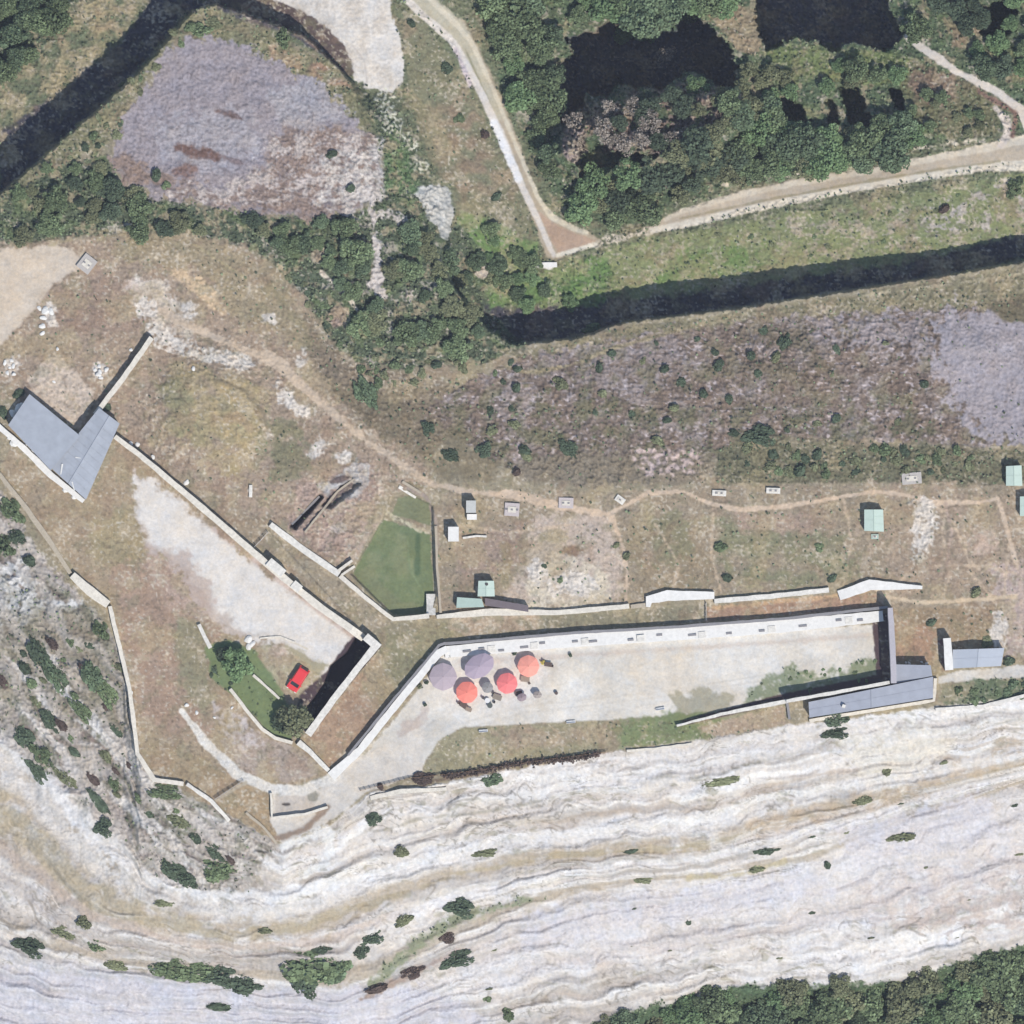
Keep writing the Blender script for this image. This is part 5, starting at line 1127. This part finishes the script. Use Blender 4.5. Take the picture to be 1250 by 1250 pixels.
rocks([(1110, 810, .7), (1106, 809, .5), (1125, 808, .5), (1131, 810, .6)], 'small stone on the upper edge of the flat annex', 'stones above the annex')
rocks([(283, 864, .6), (262, 876, .6), (228, 861, .9), (240, 870, .8), (160, 846, 1.0)], 'small pale stone on the brown courtyard bank', 'stones on the courtyard bank')
rocks([(60, 573, 1.4), (50, 562, 1.2), (38, 552, 1.4), (28, 545, 1.3), (16, 541, 1.6), (12, 534, 1.2), (70, 585, 1.3), (82, 597, 1.5), (92, 606, 1.2), (22, 499, 1.5), (16, 505, 1.4), (26, 495, 1.1)], 'white rubble block along the lower wall of the grey-roofed house', 'white rubble at the grey-roofed house')
rocks([(303, 781, 1.6), (308, 786, 1.3), (303, 790, 1.2)], 'big white rock beside the dark spreading tree', 'white rocks beside the dark tree')

# ================================================================== trees and bushes
TREES = {}
def tree_kit(kind, fol, r, hr, n, leaf, lobes, th, ragged=0.35):
    out = []
    for _ in range(3):
        cm = foliage_mesh('crown', r, hr, n, leaf, fol, lobes, ragged=ragged)
        g = MB(); g.limb((0, 0, -1.0), (0.1, 0, th), 0.22, 0.14, 8)
        g.limb((0.1, 0, th), (0.0, 0.1, th + r * hr), 0.14, 0.04, 6)
        for k in range(5):
            a = k * 1.256 + rng.uniform(-.4, .4); g.limb((0.07, 0, th * rng.uniform(0.6, 1)), (math.cos(a) * r * 0.6, math.sin(a) * r * 0.6, th + r * hr * rng.uniform(.4, 1.0)), 0.10, 0.03, 5)
        me = bpy.data.meshes.new('trunk'); me.from_pydata([tuple(v) for v in g.v], [], g.f); me.materials.append(BARK); me.update()
        out.append((cm, me, th * 0.75))
    TREES[kind] = out
tree_kit('green', FG[0], 3.0, 0.5, 3400, 0.30, 16, 1.8, ragged=0.7)
tree_kit('blue', FG[1], 3.0, 0.5, 3400, 0.30, 16, 1.8, ragged=0.7)
tree_kit('dark', FG[2], 2.8, 0.5, 2800, 0.30, 15, 1.4, ragged=0.6)
tree_kit('bright', FG[5], 2.7, 0.45, 2600, 0.28, 15, 1.4, ragged=0.6)
tree_kit('dry', FG[4], 2.8, 0.6, 800, 0.28, 11, 2.5, ragged=0.8)
tree_kit('olive', FG[3], 2.6, 0.45, 2400, 0.28, 15, 1.3, ragged=0.6)
BUSH = {k: [foliage_mesh('bush', 1.0, 0.55, 230, 0.34, FG[i], 5) for _ in range(4)] for k, i in (('green', 0), ('blue', 1), ('dark', 2), ('olive', 3), ('dry', 4), ('bright', 5), ('russet', 6))}
BUSHL = {k: [foliage_mesh('bush', 1.0, 0.5, 1100, 0.15, FG[i], 11, ragged=0.6) for _ in range(3)] for k, i in (('green', 0), ('blue', 1), ('dark', 2), ('olive', 3), ('dry', 4), ('bright', 5), ('russet', 6))}
def tree(x, y, s_, kind, label, group=None, name='tree', flat=1.0, dz=0.0):
    cm, tm, h = TREES[kind][rng.integers(3)]; z = zat(x, y) + dz
    r = empty(name, P(x, y, z), label, 'tree', group); r.rotation_euler = (0, 0, rng.uniform(0, 6.28)); r.scale = (s_, s_, s_ * flat * rng.uniform(0.9, 1.15))
    o = bpy.data.objects.new('crown', cm); col.objects.link(o); o.parent = r; o.location = (0, 0, h)
    o = bpy.data.objects.new('trunk', tm); col.objects.link(o); o.parent = r
def bush(x, y, s_, kind, label, group=None, sx=1.0, ang=None):
    o = bpy.data.objects.new('bush', (BUSHL if s_ > 1.35 else BUSH)[kind][rng.integers(3)]); col.objects.link(o); o.location = P(x, y, zat(x, y) - 0.05)
    q_ = rng.uniform(0.95, 1.35); o.scale = (s_ * sx * q_, s_ / q_ ** 0.5, s_ * rng.uniform(0.5, 0.85)); o.rotation_euler = (0, 0, rng.uniform(0, 6.28) if ang is None else -math.radians(ang)); tag(o, label, 'bush', group)
def inside(p, poly):
    c = False
    for i in range(len(poly)):
        a, b = poly[i], poly[(i + 1) % len(poly)]
        if (a[1] > p[1]) != (b[1] > p[1]) and p[0] < (b[0] - a[0]) * (p[1] - a[1]) / (b[1] - a[1]) + a[0]: c = not c
    return c
def scatter(poly, n, dmin, avoid=()):
    xs = [p[0] for p in poly]; ys = [p[1] for p in poly]; pts = []; t = 0
    while len(pts) < n and t < n * 60:
        t += 1; p = (rng.uniform(max(min(xs), -25), min(max(xs), 1275)), rng.uniform(max(min(ys), -25), min(max(ys), 1275)))
        if inside(p, poly) and all((p[0] - q[0]) ** 2 + (p[1] - q[1]) ** 2 > dmin * dmin for q in pts) and not any(inside(p, a) for a in avoid): pts.append(p)
    return pts

# the two single trees of the fort
tree(288, 812, 1.25, 'bright', 'spreading green tree with a black shadow in the walled garden', name='tree')
tree(276, 800, 0.75, 'dark', 'dark ragged tree above the walled garden beside the short white wall')
tree(357, 876, 1.4, 'olive', 'bluish grey conifer at the foot of the tall white wall', flat=1.2)
tree(343, 884, 0.7, 'dark', 'small dark tree squeezed between the garden wall and the conifer')
for a in ((262, 818, .7, 'dark', 'dark bush at the left edge of the walled garden'), (258, 824, .5, 'dark', 'small dark bush below the left edge of the garden'), (307, 815, .6, 'green', 'green bush in the garden below the white rock'), (281, 834, .5, 'dark', 'dark bush at the top of the curved garden wall')):
    bush(*a)
for a in ((448, 482, 2.2, 'blue', 'broad bluish bush just above the dirt footpath', None, 1.3, 60), (522, 522, 1.4, 'dark', 'dark bush on the rubble edge right of the broad bluish one'),
          (551, 556, 1.6, 'dark', 'leftmost of the four dark bushes above the footpath bend'), (592, 549, 1.6, 'dark', 'dark upright bush, second of the four above the footpath bend'),
          (641, 550, 1.2, 'dark', 'small dark bush, third of the four above the footpath bend'), (695, 548, 1.9, 'dark', 'largest of the four dark bushes on the rubble edge'),
          (630, 577, 1.0, 'russet', 'brown low bush below the dark upright ones'), (684, 470, 1.4, 'olive', 'olive bush in the middle of the rubble slope'),
          (880, 668, 1.1, 'green', 'green bush on the terrace, upper of two at left'), (888, 706, 1.0, 'dark', 'dark bush near the straight white wall, lower of two'),
          (1000, 668, 0.9, 'green', 'small green bush left of the lone mint hut'), (1016, 706, .9, 'dark', 'dark bush at the start of the right bastion'),
          (1018, 878, 1.9, 'dark', 'dark green bush against the cream footing of the slate roof', None, 1.3, 0), (1018, 894, 1.6, 'dark', 'dark bush on the rock just below the slate-roofed house', None, 1.6, -8),
          (1231, 807, 1.1, 'dark', 'dark bush at the right end of the small blue-grey roof'), (1192, 722, 1.1, 'olive', 'olive bush by the worn path at right'), (1137, 760, .9, 'dark', 'dark bush on the brown grass above the annex'),
          (1205, 784, 1.2, 'olive', 'olive bush growing behind the small blue-grey roof'), (515, 950, 1.5, 'russet', 'round russet bush at the left end of the hedge', None, 1.5, 0),
          (465, 961, .8, 'russet', 'small russet bush left of the round one on the cliff edge'), (603, 950, 1.7, 'blue', 'bluish bush below the hedge on the rock edge', None, 1.5, -8),
          (753, 665, .7, 'olive', 'olive shrub beside the thin path on bare ground', None, 1, 0), (765, 680, .9, 'olive', 'olive shrub right of the thin path above the terrace wall'),
          (664, 691, .6, 'dark', 'tiny dark shrub in the middle of the bare ground'), (684, 708, .6, 'green', 'tiny green shrub low on the bare ground'),
          (25, 480, 1.1, 'dark', 'dark bush touching the top corner of the grey roof'), (4, 504, 1.1, 'dark', 'dark bush at the left edge beside the white rubble'), (130, 497, 1.0, 'dark', 'dark bush where the pale wall meets the roof'),
          (385, 1178, 5.4, 'green', 'largest green bush on the lower cliff, a wide rounded clump', None, 1.15, 0), (410, 1186, 3.4, 'blue', 'bluish bush touching the right side of the largest clump'), (370, 1196, 3.2, 'dark', 'dark bush under the left side of the largest clump'),
          (392, 1158, 1.7, 'dark', 'small dark bush just above the largest clump'), (213, 1183, 2.9, 'green', 'left end of the long green clump on the lower cliff', None, 1.7, 8), (243, 1187, 3.2, 'green', 'middle of the long green clump on the lower cliff', None, 1.4, 0),
          (266, 1191, 2.5, 'dark', 'right end of the long green clump on the lower cliff', None, 1.4, 0), (297, 1202, 2.7, 'dark', 'dark bush between the long clump and the largest clump', None, 1.5, 0), (270, 1229, 1.2, 'dark', 'low dark bush on the pale rock under the long clump', None, 2, 0),
          (34, 1154, 2.0, 'dark', 'dark streak-like bush near the left edge of the lower cliff', None, 1.8, 20), (78, 1140, 1.6, 'olive', 'olive bush on the lower cliff right of the dark streak', None, 1.4, 20), (103, 1128, 1.6, 'olive', 'olive bush above the lower ledge at left', None, 1.1, 20),
          (118, 1156, 1.5, 'green', 'green bush just above the lower ledge at left', None, 1.4, 20), (142, 1176, 1.5, 'olive', 'olive bush left of the long green clump', None, 1.8, 12),
          (265, 1058, 3.3, 'green', 'green bush at the foot of the scrubby flank, near the pale rock'), (212, 1062, 2.2, 'dark', 'dark slanting bush low on the scrubby flank', None, 1.6, 38), (228, 1074, 1.7, 'dark', 'small dark bush below the slanting one', None, 1.3, 38),
          (125, 1010, 2.0, 'dark', 'dark bush in the middle of the western cliff band'), (205, 967, 2.2, 'green', 'green bush just under the boundary wall corner', None, 1.6, 5), (218, 1002, 1.9, 'olive', 'olive bush on the flank below the wall corner', None, 1.5, 30),
          (262, 1040, 1.6, 'dark', 'dark bush just above the green one on the flank', None, 1.5, 40), (198, 1103, 1.2, 'olive', 'lone olive bush on the pale rock above the brown ledge', None, 1.5, 0), (322, 1137, 0.9, 'olive', 'lone shrub on the brown ledge', None, 1.5, 0),
          (560, 1108, 2.2, 'dark', 'dark bush at the top of the green ledge', None, 1.2, 10), (556, 1172, 2.0, 'dark', 'dark bush below the green ledge on pale rock', None, 1.5, -20), (452, 1144, 1.8, 'dark', 'dark bush left of the green ledge, the upper one', None, 1.4, -20),
          (440, 1162, 1.6, 'dark', 'dark bush left of the green ledge, the lower one', None, 1.2, -20), (492, 1122, 1.5, 'olive', 'olive bush above the green ledge', None, 1.3, -30), (418, 1178, 2.2, 'green', 'green bush between the largest clump and the green ledge'),
          (548, 1143, 1.4, 'russet', 'brownish bush on the lower side of the green ledge', None, 1.3, -10), (503, 1188, 1.4, 'russet', 'brownish bush at the lower end of the green ledge', None, 1.6, -20), (458, 1208, 1.3, 'russet', 'brownish bush near the bottom of the green ledge', None, 1.6, -15),
          (1100, 1022, 1.5, 'olive', 'flat olive bush alone on the pale rock at right', None, 2.3, -4), (935, 1038, 1.5, 'dark', 'dark bush below the brown band at right centre', None, 1.4, -10), (1052, 974, 1.4, 'olive', 'olive bush on the rock above the brown ledge at right', None, 1.8, -8),
          (1083, 943, 1.1, 'olive', 'olive bush on the cream rock below the slate roof'), (885, 952, 1.3, 'olive', 'olive bush on the rock under the green verge', None, 2.4, -5), (595, 1219, .9, 'green', 'small green bush by itself near the bottom edge'),
          (620, 1238, 1.3, 'green', 'green bush at the bottom edge left of the wood'), (770, 1038, .9, 'dark', 'small dark bush on the brown band at centre', None, 1.6, 0), (840, 1126, .8, 'dark', 'tiny dark bush on the smooth pale rock'),
          (1010, 1056, .8, 'dark', 'tiny dark bush on the rock left of the flat olive one'), (455, 1000, 1.6, 'dark', 'dark bush on the rock below the slanting rampart', None, 1.1, 0), (490, 1038, 1.4, 'olive', 'olive bush on pale rock under the cliff-edge wall', None, 1.3, 0),
          (592, 1041, 1.1, 'olive', 'olive bush on pale rock right of centre, above the brown band', None, 1.9, -5), (786, 1074, .9, 'olive', 'low olive bush on the second ledge', None, 2, 0), (922, 1062, 1.0, 'olive', 'olive bush on the second ledge at right', None, 1.8, -10),
          (48, 795, 2.6, 'dark', 'big dark bush with a deep shadow on the scrubby flank', None, 1.5, 65), (65, 822, 2.6, 'blue', 'bluish bush below the big dark one on the flank', None, 1.4, 60), (110, 825, 2.4, 'blue', 'bluish bush near the boundary wall', None, 1.5, 65),
          (36, 684, 1.3, 'dark', 'dark bush above the bleached rock at left'), (122, 770, 1.9, 'green', 'green bush in the corner under the broken cream wall', None, 1.3, 60), (150, 815, 1.2, 'olive', 'olive bush against the boundary wall'),
          (130, 848, 2.2, 'green', 'green bush low beside the boundary wall', None, 1.5, 60), (14, 625, 2.4, 'green', 'green bush under the tan terrace wall at the left edge', None, 1.4, 50), (4, 668, 2.6, 'green', 'green bush at the left edge of the scrub'),
          (20, 655, 1.8, 'dark', 'dark bush beside the green one at the left edge'), (30, 900, 2.0, 'dark', 'dark bush at the left edge of the cliff scrub', None, 1.6, 50), (50, 920, 1.8, 'green', 'green bush right of the dark one in the cliff scrub', None, 1.7, 50), (80, 950, 1.5, 'olive', 'olive bush lower down the cliff scrub', None, 1.8, 50),
          (60, 880, 1.7, 'dark', 'dark bush on the flank above the cliff scrub', None, 1.6, 50), (100, 870, 1.6, 'green', 'green bush on the flank beside pale rock', None, 1.8, 50), (44, 940, 1.4, 'dark', 'dark bush in a cleft of the pale western rock', None, 2, 50), (120, 980, 1.3, 'dark', 'dark bush in the pale rock above the brown ledge', None, 2.2, 50),
          (190, 216, 1.2, 'dark', 'dark bush at the lower corner of the rubble heap'), (160, 243, 2.3, 'dark', 'black-shadowed bush under the rubble heap', None, 1.2, 0), (203, 196 + 30, .9, 'green', 'green bush at the foot of the rubble heap'), (407, 188, 1.0, 'dark', 'dark bush on the right part of the rubble heap'),
          (428, 230, 1.0, 'dark', 'small dark bush on pale rubble beside the wooded slope'), (246, 38, 1.8, 'green', 'green bush at the top tip of the rubble heap', None, 1.3, 0), (262, 30, 1.5, 'olive', 'olive bush on the rim above the rubble heap'), (345, 48, 1.8, 'green', 'green bush on the rim beside the gravel bank'),
          (544, 82, 1.4, 'dark', 'dark bush left of the dirt track, the upper one'), (560, 145, 1.1, 'green', 'green bush left of the dirt track'), (592, 165, 1.0, 'russet', 'brown bush touching the left track'), (503, 30, .9, 'dark', 'lone dark bush between gravel bank and track'), (606, 240, 1.0, 'dark', 'small dark bush on the grass left of the track'),
          (1152, 256, 1.1, 'russet', 'russet bush among pale stones below the road'), (1237, 230, 2.0, 'green', 'green bush at the right edge below the road'), (600, 342, 1.4, 'olive', 'olive bush beside the pale boulder'),
          (725, 402, 1.4, 'green', 'green bush growing in the shade of the long cliff', None, 1.3, 0), (958, 418, 1.7, 'dark', 'dark bush on top of the rubble slope'), (925, 532, 2.2, 'dark', 'big dark bush at the lower edge of the rubble slope', None, 1.5, 0)):
    bush(*a)
# hedge along the cliff edge: pieces grown together
HM = MB()
hv = []
for t in np.linspace(0, 1, 900):
    x = 540 + t * 190; y = 946 - t * 25 + 3 * math.sin(t * 9) * (1 - t); z = zat(x, y)
    c = np.array(P(x + rng.normal() * 2, y + rng.normal() * 2.0, z + abs(rng.normal()) * 0.5 + 0.2)); hv.append(c)
hv = np.array(hv); o_ = np.array(P(540, 946, zat(540, 946)))
me = fastmesh('hedge', leafquads(hv - o_, rng.normal(size=(900, 3)) + np.array([0, 0, 1.2]), rng.uniform(0.25, 0.5, 900)), np.arange(3600).reshape(-1, 4)); me.materials.append(FG[6])
ho = bpy.data.objects.new('hedge', me); col.objects.link(ho); ho.location = o_; tag(ho, 'long dark russet hedge along the cliff edge below the grass strip', 'hedge')

# woods
HOLS = (HOL1, HOL2, [(1026, 108), (1044, 106), (1064, 146), (1050, 156), (1036, 146)], [(952, 122), (966, 118), (990, 156), (968, 158), (952, 150)], [(1083, 104), (1094, 106), (1104, 146), (1096, 140)], [(708, 172), (728, 168), (800, 190), (792, 200), (714, 222), (706, 200)])
HUE = {'green': 'green', 'blue': 'bluish', 'dark': 'dark', 'bright': 'light green', 'olive': 'olive', 'dry': 'bare grey', 'russet': 'russet'}
def name_each(items, noun, place):
    """items: (x, y, size, kind); a label for each that says size, colour, place in its stand and, among look-alikes, its rank"""
    a = np.array([(i[0], i[1], i[2]) for i in items]); x0, x1 = a[:, 0].min(), a[:, 0].max() + 1; y0, y1 = a[:, 1].min(), a[:, 1].max() + 1
    q1, q2 = np.quantile(a[:, 2], [0.33, 0.67]); labs = []
    for x, y, s_, k in items:
        h = ('left', '', 'right')[int(3 * (x - x0) / (x1 - x0))]; v = ('upper', '', 'lower')[int(3 * (y - y0) / (y1 - y0))]
        w_ = (v + ' ' + h).strip() or 'middle'
        labs.append(('small ' if s_ < q1 else 'large ' if s_ > q2 else 'mid-sized ') + HUE[k] + ' ' + noun + ', ' + w_ + ' of ' + place)
    out = list(labs)
    for l in set(labs):
        ii = sorted([i for i in range(len(labs)) if labs[i] == l], key=lambda i: items[i][0])
        if len(ii) > 1:
            for n_, i in enumerate(ii): out[i] = (ORD[n_] + ' from left, ' if n_ < 14 else '') + l
    return out
def wood(poly, n, dmin, kinds, s0, s1, label, group, avoid=HOLS, flat=1.0, place=None):
    items = [(p[0], p[1], rng.uniform(s0, s1), kinds[rng.integers(len(kinds))]) for p in scatter(poly, n, dmin, avoid)]
    if not items: return
    for it, lb_ in zip(items, name_each(items, 'tree', place or group.replace('trees ', 'the stand ').replace('bare the', 'the'))):
        tree(it[0], it[1], it[2], it[3], lb_, group, flat=flat)
wood([(598, -20), (735, -20), (738, 15), (720, 38), (690, 44), (680, 75), (676, 130), (690, 190), (700, 235), (675, 225), (640, 165), (612, 100), (604, 40)], 26, 15, ['green', 'blue', 'green', 'bright'], .7, 1.6, 'green leafy tree in the wood right beside the dirt track', 'trees beside the dirt track')
wood([(735, -20), (900, -20), (885, 10), (860, 20), (850, 10), (835, 10), (825, 38), (800, 44), (760, 30), (742, 26)], 20, 13, ['blue', 'green', 'bright'], .8, 1.7, 'leafy tree at the upper edge of the large black shadow', 'trees above the large hollow', avoid=())
wood([(690, 150), (760, 120), (850, 112), (905, 115), (890, 160), (830, 180), (700, 185)], 24, 12, ['dry', 'olive', 'dry', 'dark'], .5, .95, 'grey leafless tree on the brown outcrop below the large black shadow', 'bare trees on the outcrop', avoid=(HOL1,))
tree(851, 104, .9, 'bright', 'bright green tree leaning over the right part of the large black shadow'); tree(812, 66, .75, 'dry', 'bare grey tree standing alone inside the large black shadow', dz=14)
wood([(690, 225), (740, 205), (800, 205), (830, 180), (900, 165), (925, 195), (900, 215), (800, 250), (775, 272), (712, 262)], 26, 14, ['dark', 'green', 'olive', 'bright'], .6, 1.5, 'grey-green tree in the wood above the road bend', 'trees above the road bend')
wood([(880, 90), (1110, 70), (1110, 100), (1060, 105), (950, 115), (930, 150), (890, 130)], 16, 14, ['olive', 'green', 'bright'], .5, .9, 'light green tree between the black shadows', 'trees between the hollows')
wood([(900, 130), (950, 120), (990, 160), (1060, 160), (1110, 150), (1140, 165), (1110, 190), (1000, 205), (915, 212), (890, 180)], 34, 13, ['green', 'blue', 'bright', 'olive'], .6, 1.35, 'green tree in the belt directly above the pale road', 'trees directly above the road', place='the belt above the road')
wood([(1110, -20), (1275, -20), (1275, 120), (1200, 90), (1150, 65), (1110, 30)], 20, 17, ['green', 'blue', 'bright', 'dark'], .6, 1.1, 'tree in the top right corner above the white path', 'trees in the top right corner', place='the top right wood')
wood([(1130, 110), (1200, 130), (1205, 165), (1130, 172), (1100, 150)], 10, 12, ['green', 'olive'], .35, .55, 'low tree on the brown slope under the white path', 'low trees under the white path', place='the growth under the white path')
wood([(-20, -20), (95, -20), (90, 5), (40, 60), (0, 100), (-20, 110)], 18, 14, ['green', 'blue'], .7, 1.1, 'green tree in the top left corner', 'trees in the top left corner', avoid=(), place='the top left wood')
wood([(-10, 232), (70, 180), (130, 200), (150, 235), (240, 260), (330, 272), (330, 290), (230, 285), (120, 280), (0, 298), (-10, 298)], 26, 13, ['green', 'dark', 'olive', 'green'], .35, 1.0, 'dark green tree in the belt below the rubble heap', 'trees below the rubble heap', avoid=(), flat=.7)
wood([(320, 280), (380, 268), (440, 262), (445, 300), (452, 340), (440, 375), (410, 345), (380, 320), (340, 305)], 14, 14, ['blue', 'green', 'green'], .5, 1.15, 'dark bluish tree in the clump right of the rubble heap', 'trees right of the rubble heap', avoid=(), flat=.7)
wood([(475, 340), (500, 270), (530, 290), (560, 330), (590, 380), (620, 420), (560, 430), (480, 420), (430, 400), (450, 370)], 24, 13, ['green', 'blue', 'olive', 'olive'], .35, 1.0, 'small green tree on the slope at the left end of the long dark cliff', 'trees on the slope by the cliff end', avoid=(), place='the slope beside the cliff', flat=.7)
wood([(553, 300), (610, 270), (655, 300), (660, 335), (700, 372), (600, 375), (565, 340)], 16, 13, ['green', 'bright', 'blue'], .4, .75, 'green tree on the lush patch below the end of the dirt track', 'trees below the track end', avoid=(), flat=.7)
wood([(700, 1262), (760, 1238), (860, 1218), (960, 1206), (1100, 1202), (1200, 1172), (1265, 1156), (1275, 1275), (690, 1275)], 58, 17, ['green', 'green', 'blue', 'olive', 'bright'], .7, 1.7, 'green tree in the wood at the foot of the white rock', 'trees at the foot of the white rock', avoid=(), place='the wood below the white rock')
def thicket(poly, n, dmin, kinds, s0, s1, label, group, sx=1.0, ang=None):
    items = [(p[0], p[1], rng.uniform(s0, s1), kinds[rng.integers(len(kinds))]) for p in scatter(poly, n, dmin)]
    noun, place = group.split(' ')[0], ' '.join(group.split(' ')[1:])
    noun = {'bushes': 'bush', 'shrubs': 'shrub', 'weeds': 'weed clump'}[noun]
    for it, lb_ in zip(items, name_each(items, noun, 'those ' + place.replace(' the ', ' '))):
        bush(it[0], it[1], it[2], it[3], lb_, group, sx, ang)
thicket([(60, 195), (220, 30), (245, 25), (180, 110), (130, 190)], 16, 9, ['dark', 'green', 'olive'], .6, 1.1, 'small bush on the grassy rim between rubble heap and dark ravine', 'bushes on the ravine rim')
thicket([(330, 310), (440, 400), (560, 440), (640, 440), (600, 460), (460, 470), (390, 400)], 34, 10, ['dark', 'green', 'olive'], .5, 1.1, 'small bush scattered on the brown slope above the footpath', 'bushes on the brown slope')
thicket([(870, 545), (1200, 548), (1200, 575), (1000, 580), (880, 575)], 34, 9, ['dark', 'green', 'olive'], .6, 1.3, 'bush in the green strip under the rubble slope', 'bushes in the green strip')
thicket([(560, 460), (900, 400), (1130, 400), (1130, 530), (900, 535), (620, 560)], 40, 15, ['olive', 'dark', 'dark'], .5, 1.2, 'small shrub growing among the pinkish rubble', 'shrubs in the pinkish rubble')
thicket([(0, 770), (100, 760), (155, 880), (180, 960), (300, 1050), (250, 1060), (120, 960), (0, 890)], 34, 12, ['dark', 'green', 'olive', 'russet'], .5, 1.1, 'small bush on the rocky western flank', 'bushes on the western flank', 1.5, 50)
thicket([(1160, 835), (1250, 830), (1270, 845), (1180, 858)], 9, 8, ['green', 'blue'], .7, 1.1, 'green bush on the narrow terrace at the right edge', 'bushes on the right terrace')
thicket([(940, 830), (1000, 815), (1072, 805), (1074, 828), (970, 848)], 14, 6, ['bright', 'green'], .25, .5, 'weed clump sprouting in the corner of the pale courtyard', 'weeds in the courtyard corner')
thicket([(660, 970), (1250, 870), (1250, 1140), (900, 1190), (640, 1220), (480, 1230), (600, 1130)], 18, 34, ['olive', 'dark', 'olive'], .2, .5, 'tiny shrub clinging to the broad white rock face', 'shrubs on the white rock', 2.2, -8)
thicket([(840, 270), (1250, 225), (1250, 290), (1000, 320), (850, 330)], 14, 14, ['green', 'olive'], .3, .7, 'small bush on the grassy strip between road and ravine', 'bushes between road and ravine')

# low undergrowth nobody could count
nU = 260000
ux = rng.uniform(-40, 1290, nU); uy = rng.uniform(-40, 1290, nU); uz, uv = zatv(ux, uy)
keep = rng.uniform(0, 1, nU) < uv * 0.55
ux, uy, uz = ux[keep], uy[keep], uz[keep]
kk = (HC - uz) / HC
cen = np.stack([(ux - 625) * S * kk, (625 - uy) * S * kk, uz + rng.uniform(0.02, 0.5, len(ux))], 1)
me = fastmesh('undergrowth', leafquads(cen, rng.normal(size=(len(cen), 3)) * 0.6 + np.array([0, 0, 1.0]), rng.uniform(0.15, 0.5, len(cen))), np.arange(len(cen) * 4).reshape(-1, 4))
me.materials.append(mat('weed_leaf', (0.14, 0.17, 0.10), island=0.6, var=0.3, scale=0.15, bump=0, transl=0.1))
o = bpy.data.objects.new('undergrowth', me); col.objects.link(o); o['kind'] = 'stuff'
